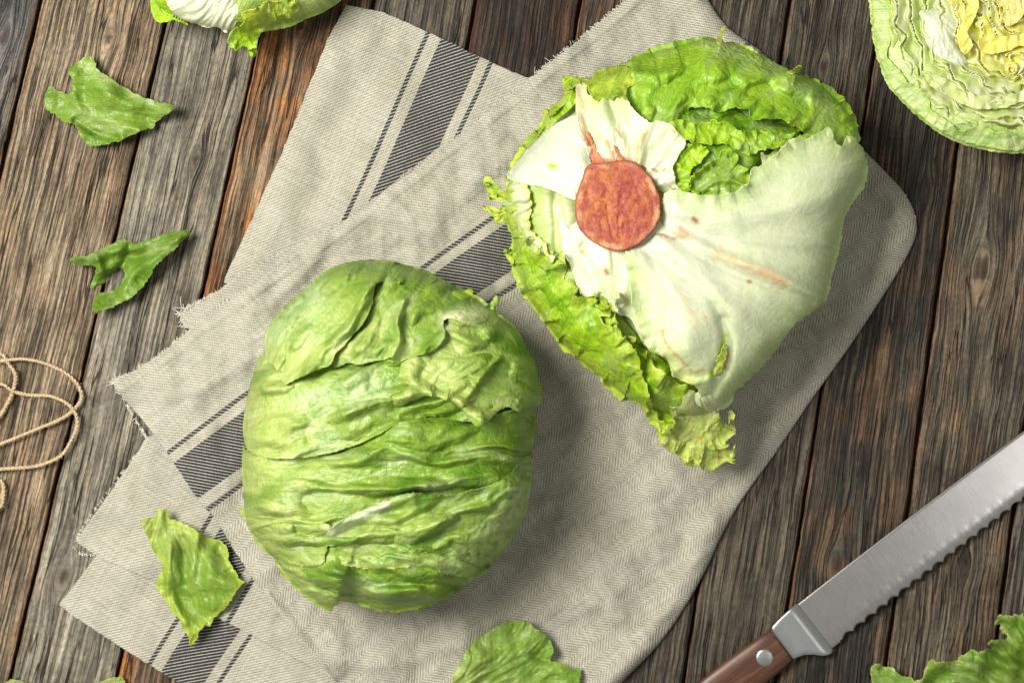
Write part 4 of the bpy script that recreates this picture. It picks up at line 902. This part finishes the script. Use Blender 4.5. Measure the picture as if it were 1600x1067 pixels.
# ---------------------------------------------------------------- loose leaf pieces
TF_all = TF
def scrap(label, pts, z0, group=None, name='lettuce_leaf_piece', cat='leaf', puff=22, seed=0, cols=(MG, LG), root=None, flow=0, ridges=(), **k):
    cx = sum(p[0] for p in pts)/len(pts); cy = sum(p[1] for p in pts)/len(pts)
    def base(X, Y):
        a = 1.0
        return TF.sample(X, Y, 5)+z0+puff*(0.55+0.8*fbm((X-cx)/70+seed, (Y-cy)/70, 2, seed))
    o_ = thing(name, label, cat, W1(cx, cy, 0), group)
    kw = dict(off=3, lift=0, jag=2, root=root or pts[0], flow=flow, cols=cols, colr=(0, 200), nv=10, wr=((2.4, 140, 50, 'r'), (2, 40, 30, 'f')), ridges=ridges, seed=seed, deepamt=.35, h=1.6, ruf=2, rufw=14, ruff=.025, mat=M_FRILL, thick=.9)
    kw.update(k); leaf('blade', o_, pts, base, None, **kw); return o_
z1 = lambda *p: Zc(0, 0, 2.963, *p)
scrap('broad torn leaf piece lying flat on the planks below the pale lettuce heart', z1((320,435),(335,380),(315,322),(340,300),(372,280),(400,260),(430,270),(446,300),(450,322),(500,355),(560,395),(620,430),(660,450),(700,460),(760,478),(806,490),(785,525),(730,560),(712,590),(655,608),(600,630),(555,656),(530,655),(500,668),(455,675),(415,678),(390,655),(372,632),(352,582),(295,562),(250,530),(215,505),(203,455),(230,404),(280,425)),
      6, seed=81, puff=22, root=(380, 190), flow=3.0, nv=8, ridges=[(z1((330,440),(380,520),(500,560),(640,600)), 8, 8), (z1((450,400),(600,480),(780,500)), 12, 9), (z1((350,560),(450,620),(540,640)), 6, -12), (z1((340,330),(350,450)), 8, 6)], free=None, cols=(LG*.9, MG*.9))
z4 = lambda *p: Zc(0, 350, 2.963, *p)
scrap('narrow forked dark green leaf piece standing curled on the planks left of the towel', z4((320,172),(345,155),(400,148),(450,125),(510,95),(560,72),(600,80),(610,92),(660,85),(720,62),(780,38),(830,32),(878,25),(868,55),(825,100),(790,135),(740,175),(715,205),(690,250),(650,300),(600,345),(560,365),(510,390),(470,395),(445,410),(428,385),(440,350),(460,316),(500,318),(545,290),(575,240),(555,200),(520,230),(480,275),(450,290),(425,300),(415,285),(435,250),(440,200),(410,192),(360,185)),
      10, seed=82, puff=34, root=(360, 330), flow=2.6, nv=7, ridges=[(z4((600,100),(560,200),(500,250)), 7, -10), (z4((860,50),(720,150),(620,230),(560,330)), 9, 12), (z4((450,150),(560,120),(650,110)), 8, 10), (z4((455,170),(470,220)), 6, 8)], cols=(MG*.75, MID*.85), deepamt=.55)
z5 = lambda *p: Zc(0, 707, 2.963, *p)
scrap('jagged yellow green leaf piece resting on the striped corner of the towel', z5((652,316),(690,308),(712,300),(728,275),(765,256),(780,285),(790,308),(840,322),(890,345),(915,372),(935,362),(945,385),(1000,400),(1040,425),(1056,460),(1058,500),(1085,540),(1105,575),(1130,600),(1110,625),(1080,660),(1060,700),(1020,740),(990,765),(975,802),(950,798),(925,830),(905,870),(885,895),(875,860),(850,815),(830,770),(795,740),(780,700),(745,650),(720,615),(735,570),(752,530),(740,495),(715,455),(690,400),(670,355)),
      6, seed=83, puff=26, root=(255, 760), flow=0.9, nv=7, ridges=[(z5((920,375),(900,450),(890,560)), 7, 9), (z5((740,300),(780,460),(790,650),(860,780)), 8, 8), (z5((840,400),(850,520),(860,600)), 8, -9), (z5((1000,420),(960,560),(1000,700)), 10, 6)], cols=(LG, MG), margin=YG2, marginw=9)
z6 = lambda *p: Zc(530, 707, 2.963, *p)
scrap('smooth rounded dark green leaf at the bottom edge below the whole lettuce', z6((525,1150),(524,1067),(530,1020),(565,960),(595,905),(650,855),(720,812),(780,782),(850,776),(880,785),(900,805),(950,840),(980,875),(992,915),(982,950),(975,965),(1010,968),(1060,990),(1095,1000),(1112,996),(1120,1020),(1110,1067),(1090,1150),(800,1240)),
      4, seed=84, puff=30, root=(610, 1180), flow=-.8, nv=9, jag=1, ruf=1, cols=(LG*.8, np.array((.24,.42,.035))), colr=(0, 420), ridges=[(z6((850,780),(850,860),(870,930)), 8, 8), (z6((870,930),(700,950),(560,1060)), 16, 7), (z6((870,930),(960,960),(975,965)), 7, -8)], wr=((2, 60, 16, 'r'), (1.5, 30, 14, 'f')), deepamt=.35)
z7 = lambda *p: Zc(1060, 707, 2.963, *p)
scrap('large ruffled green leaf in the lower right corner beside the knife', z7((890,1000),(905,985),(950,985),(1000,1005),(1050,1030),(1100,1050),(1138,1045),(1140,1000),(1165,965),(1200,960),(1260,970),(1300,945),(1350,915),(1400,920),(1450,905),(1440,885),(1455,868),(1500,862),(1530,865),(1500,830),(1490,800),(1468,800),(1475,760),(1510,748),(1560,755),(1600,742),(1700,735),(1900,800),(1950,1100),(1500,1250),(950,1200),(900,1067)),
      6, seed=85, puff=44, root=(1640, 1100), flow=3.2, nv=10, jag=3, cols=(MG*.85, MID), colr=(0, 240), ruf=5, ruff=.02, ridges=[(z7((1460,900),(1530,940),(1640,960)), 9, -14), (z7((1200,1000),(1400,960),(1560,1000)), 12, 8), (z7((1480,780),(1560,840),(1640,860)), 10, 8)], margin=LG, marginw=4)
scrap('tiny leaf tip at the bottom edge left of the towel', z5((455,1075),(470,1055),(500,1045),(540,1036),(570,1040),(578,1067),(560,1110),(490,1110)), 5, seed=86, puff=8, cols=(LG, LG), nv=0)
scrap('tiny leaf tip in the bottom left corner', z5((20,1080),(30,1058),(70,1050),(110,1058),(135,1070),(130,1110),(40,1110)), 5, seed=87, puff=8, cols=(LG, LG), nv=0)

# ---------------------------------------------------------------- bread knife
knife = thing('bread_knife', 'serrated bread knife with riveted brown wooden handle lying on the planks at lower right', 'knife', W1(1270, 980, 0))
ax = np.array((1600-1243, 668-943), float); ax /= np.linalg.norm(ax); nrm = np.array((-ax[1], ax[0]))   # nrm points down-right (edge side)
O = np.array((1241., 946.))
def KP(u, v, z): p = O+ax*u+nrm*v; return W1(p[0], p[1], z)
def metal(name, brushed, col=(0.50, 0.485, 0.47), rough=0.3):
    t = NT(name); p = t.px()
    rot = t.n('ShaderNodeMapping', {'Vector': p, 'Rotation': (0, 0, math.radians(-38+ (0 if brushed else 0)))}).outputs[0]
    sp = t.n('ShaderNodeSeparateXYZ', {0: rot})
    if brushed: v = t.comb(t.math('MULTIPLY', sp.outputs[0], 0.9), t.math('MULTIPLY', sp.outputs[1], 0.02))
    else: v = p
    nn = t.noise(v, 1.0 if brushed else 0.3, 4, 0.7); n2 = t.noise(p, 0.03, 3, 0.5)
    r = t.math('ADD', t.math('MULTIPLY', nn, 0.10 if brushed else 0.04), rough-(0.12 if brushed else 0.05))
    c = t.mix(1.0, (*col, 1), t.ramp(t.math('ADD', t.math('MULTIPLY', nn, .6), t.math('MULTIPLY', n2, .4)), [(0.3, (.86, .86, .86)), (0.7, (1.08, 1.08, 1.08))]), 'MULTIPLY')
    return t.surf(t.pbsdf(Base_Color=c, Roughness=r, Metallic=1.0, Normal=t.bump(nn, 0.2 if brushed else 0.03, 0.3)).outputs[0])
M_BLADE = metal('brushed_steel', True); M_BOL = metal('satin_steel', False, (0.42, 0.43, 0.42), 0.36)
# blade: profile stations along u, rows across v
U_ = np.arange(0, 640, 1.0); zr = 13.0
def spine(u): return 1.0-0.012*u+ (u/640.)**2*14
def edge(u): 
    e = 93.0+0.000*u - sstep(420, 640, u)*60
    ph = ((u-28)/22.0) % 1.0
    sc = np.where(u > 24, -6.0*np.sin(np.pi*ph)**.7, 0)
    return e+sc-4
def full(u): return 93.0-sstep(420, 640, u)*60-4
rows = [0, .02, .06, .3, .55, .70, .78, .86, .93, 1.0]
top = []; bot = []
for w_ in rows:
    v = spine(U_)*(1-w_)+edge(U_)*w_
    bev = np.clip((v-(full(U_)-17))/17, 0, 1)
    th_ = 3.4*(1-bev*.93)*(0.7 if w_ == 0 else 1)
    vv = v
    p = O[None, :]+ax[None, :]*U_[:, None]+nrm[None, :]*vv[:, None]
    top.append(Wp(p[:, 0], p[:, 1], zr+th_)); bot.append(Wp(p[:, 0], p[:, 1], zr-th_))
V = np.concatenate(top+bot); n = len(U_); m = len(rows); i = np.arange(n-1)
F = [np.stack([k*n+i, (k+1)*n+i, (k+1)*n+i+1, k*n+i+1], 1) for k in range(m-1)]
F += [np.stack([(m+k)*n+i, (m+k)*n+i+1, (m+k+1)*n+i+1, (m+k+1)*n+i], 1) for k in range(m-1)]
F += [np.stack([i, i+1, m*n+i+1, m*n+i], 1), np.stack([(m-1)*n+i, (2*m-1)*n+i, (2*m-1)*n+i+1, (m-1)*n+i+1], 1)]
bl = mesh_obj('blade', V, np.concatenate(F), M_BLADE, knife)
def loft(name, st, mat, parent, nprof=28, power=3.0):
    """st: list of (u, v0, v1, zc, zh) stations; superellipse sections"""
    V = []; a = np.linspace(0, 2*np.pi, nprof, endpoint=False)
    for u, va, vb, zc, zh in st:
        cv, hv = (va+vb)/2, (vb-va)/2
        c_, s_ = np.cos(a), np.sin(a); e_ = 2/power
        vv = cv+hv*np.sign(c_)*np.abs(c_)**e_; zz = zc+zh*np.sign(s_)*np.abs(s_)**e_
        p = O[None]+ax[None]*(u if np.isscalar(u) else 0)+nrm[None]*vv[:, None]
        V.append(Wp(p[:, 0], p[:, 1], zz))
    m = len(st); V = np.concatenate(V); i = np.arange(nprof)
    F = [tuple(int(q) for q in r) for k in range(m-1) for r in np.stack([k*nprof+i, k*nprof+(i+1) % nprof, (k+1)*nprof+(i+1) % nprof, (k+1)*nprof+i], 1)]
    F += [tuple(range(nprof))[::-1], tuple((m-1)*nprof+q for q in range(nprof))]
    return mesh_obj(name, V, F, mat, parent)
loft('bolster', [(-52, 7, 66, 15, 11), (-46, 4, 67, 15, 11.2), (-34, 2, 71, 15, 11), (-22, 0.5, 80, 15, 10), (-12, 0, 90, 15, 10), (-4, -1, 94, 15, 9.5), (1, -1.5, 94.5, 13.6, 7.0), (5, -1, 93, 13.4, 5.6), (6.5, 0, 90, 13.2, 4.2)], M_BOL, knife, 56, 9)
t = NT('knife_wood'); p = t.px()
mp = t.n('ShaderNodeMapping', {'Vector': p, 'Rotation': (0, 0, math.radians(-35))}).outputs[0]; sp = t.n('ShaderNodeSeparateXYZ', {0: mp})
wn = t.noise(t.comb(t.math('MULTIPLY', sp.outputs[0], .006), t.math('MULTIPLY', sp.outputs[1], .10)), 1.0, 5, .65, .6)
wf = t.noise(t.comb(t.math('MULTIPLY', sp.outputs[0], .03), t.math('MULTIPLY', sp.outputs[1], .7)), 1.0, 3, .7)
wc = t.ramp(t.math('ADD', t.math('MULTIPLY', wn, .75), t.math('MULTIPLY', wf, .25)), [(.34, (.018, .006, .003)), (.5, (.065, .024, .010)), (.66, (.13, .055, .024))])
M_HW = t.surf(t.pbsdf(Base_Color=wc, Roughness=.38, Normal=t.bump(wf, .3, .6)).outputs[0])
hst = [(-53, 7.5, 65.5, 15, 10.6), (-56, 6, 66.5, 15, 11)]
for u in np.linspace(-75, -430, 30):
    k_ = (-75-u)/355; hst.append((u, 4-2*math.sin(k_*6.28), 68+2*math.sin(k_*5.0)+6*k_**2, 15.5, 12.5))
hst += [(-438, 12, 66, 15.5, 10), (-442, 22, 56, 15.5, 6)]
loft('handle', hst, M_HW, knife, 40, 2.8)
for ru in (-86, -240, -385):
    V = []; a = np.linspace(0, 2*np.pi, 32, endpoint=False)
    for rr, zz in ((0.01, 30.6), (9, 30.3), (12.6, 29.6), (13.6, 28.9), (13.6, 20)):
        p = O[None]+ax[None]*(ru+np.cos(a)*rr)[:, None]+nrm[None]*(36+np.sin(a)*rr)[:, None]
        V.append(Wp(p[:, 0], p[:, 1], 0*a+zz-1.2))
    i = np.arange(32); F = np.concatenate([np.stack([k*32+i, k*32+(i+1) % 32, (k+1)*32+(i+1) % 32, (k+1)*32+i], 1) for k in range(4)])[:, ::-1]
    mesh_obj('rivet', np.concatenate(V), F, M_BOL, knife)

# ---------------------------------------------------------------- jute twine
t = NT('jute'); p = t.px(); nj = t.noise(p, .5, 3, .7)
M_JUTE = t.surf(t.pbsdf(Base_Color=t.ramp(nj, [(.3, (.17, .115, .06)), (.5, (.40, .30, .175)), (.75, (.62, .50, .33))]), Roughness=.85, Normal=t.bump(nj, .6, 1.2)).outputs[0])
twine = thing('jute_twine', 'loops of tan jute twine lying on the planks at the left edge', 'twine', W1(40, 650, 0))
tw = [(-40,488),(-8,510),(11,503),(-10,512),(-60,530),(-70,570),(-30,566),(0,564),(34,561),(67,567),(101,582),(121,601),(127,622),(115,640),(94,655),(51,673),(0,694),(-50,716),(-80,690),(-60,640),(-30,612),(0,600),(20,611),(44,617),(78,619),(104,630),(118,647),(120,666),(111,688),(98,709),(78,721),(51,729),(0,733),(-60,740),(-110,700),(-90,600),(-40,555),(0,553),(12,567),(24,587),(19,613),(7,638),(-4,655),(-30,690),(-20,740),(2,752),(5,775),(-3,795),(-40,810)]
q, _ = catmull(tw[3:], False, 1.6); sq = np.arange(len(q))
zz = 9+6*(1+np.sin(sq/38.0))*.5+4*fbm(sq/50, 0*sq, 2, 8)
T = np.gradient(q, axis=0); T /= np.linalg.norm(T, axis=1)[:, None]; Nq = np.stack([T[:, 1], -T[:, 0]], 1)
paths = []
for ph in (0, math.pi):
    w_ = 1.35*(1+.35*noise(sq/30, 0*sq, 3)); tt = sq*1.6/(11+2*noise(sq/60, 0*sq, 4))*0+np.cumsum(1.6/(11.5+4*noise(sq/40, 0*sq, 4)))*2*math.pi+ph
    xy = q+Nq*(np.cos(tt)*w_)[:, None]; z_ = zz+np.sin(tt)*w_
    paths.append((Wp(xy[:, 0], xy[:, 1], z_), (1.75+.5*noise(sq/9, 0*sq, int(ph)))*S))
tubes('strand', paths[:1], 0, M_JUTE, twine, n=7); tubes('strand', paths[1:], 0, M_JUTE, twine, n=7)
paths = []
for k in range(900):
    i_ = rnd.randrange(3, len(q)-3); p = q[i_]; a = rnd.uniform(0, 6.28); L = rnd.uniform(2, 8); z_ = zz[i_]
    d = T[i_]*rnd.uniform(-1, 1)+Nq[i_]*rnd.choice((-1, 1))*rnd.uniform(.4, 1)
    paths.append((np.array([tuple(W1(*(p+d*L*f_), z_+3*f_*rnd.uniform(-.5, 1))) for f_ in (.2, .6, 1.0)]), .28*S))
o_ = tubes('loose_fibres', paths, 0, M_JUTE, twine, n=3); o_['kind'] = 'stuff'
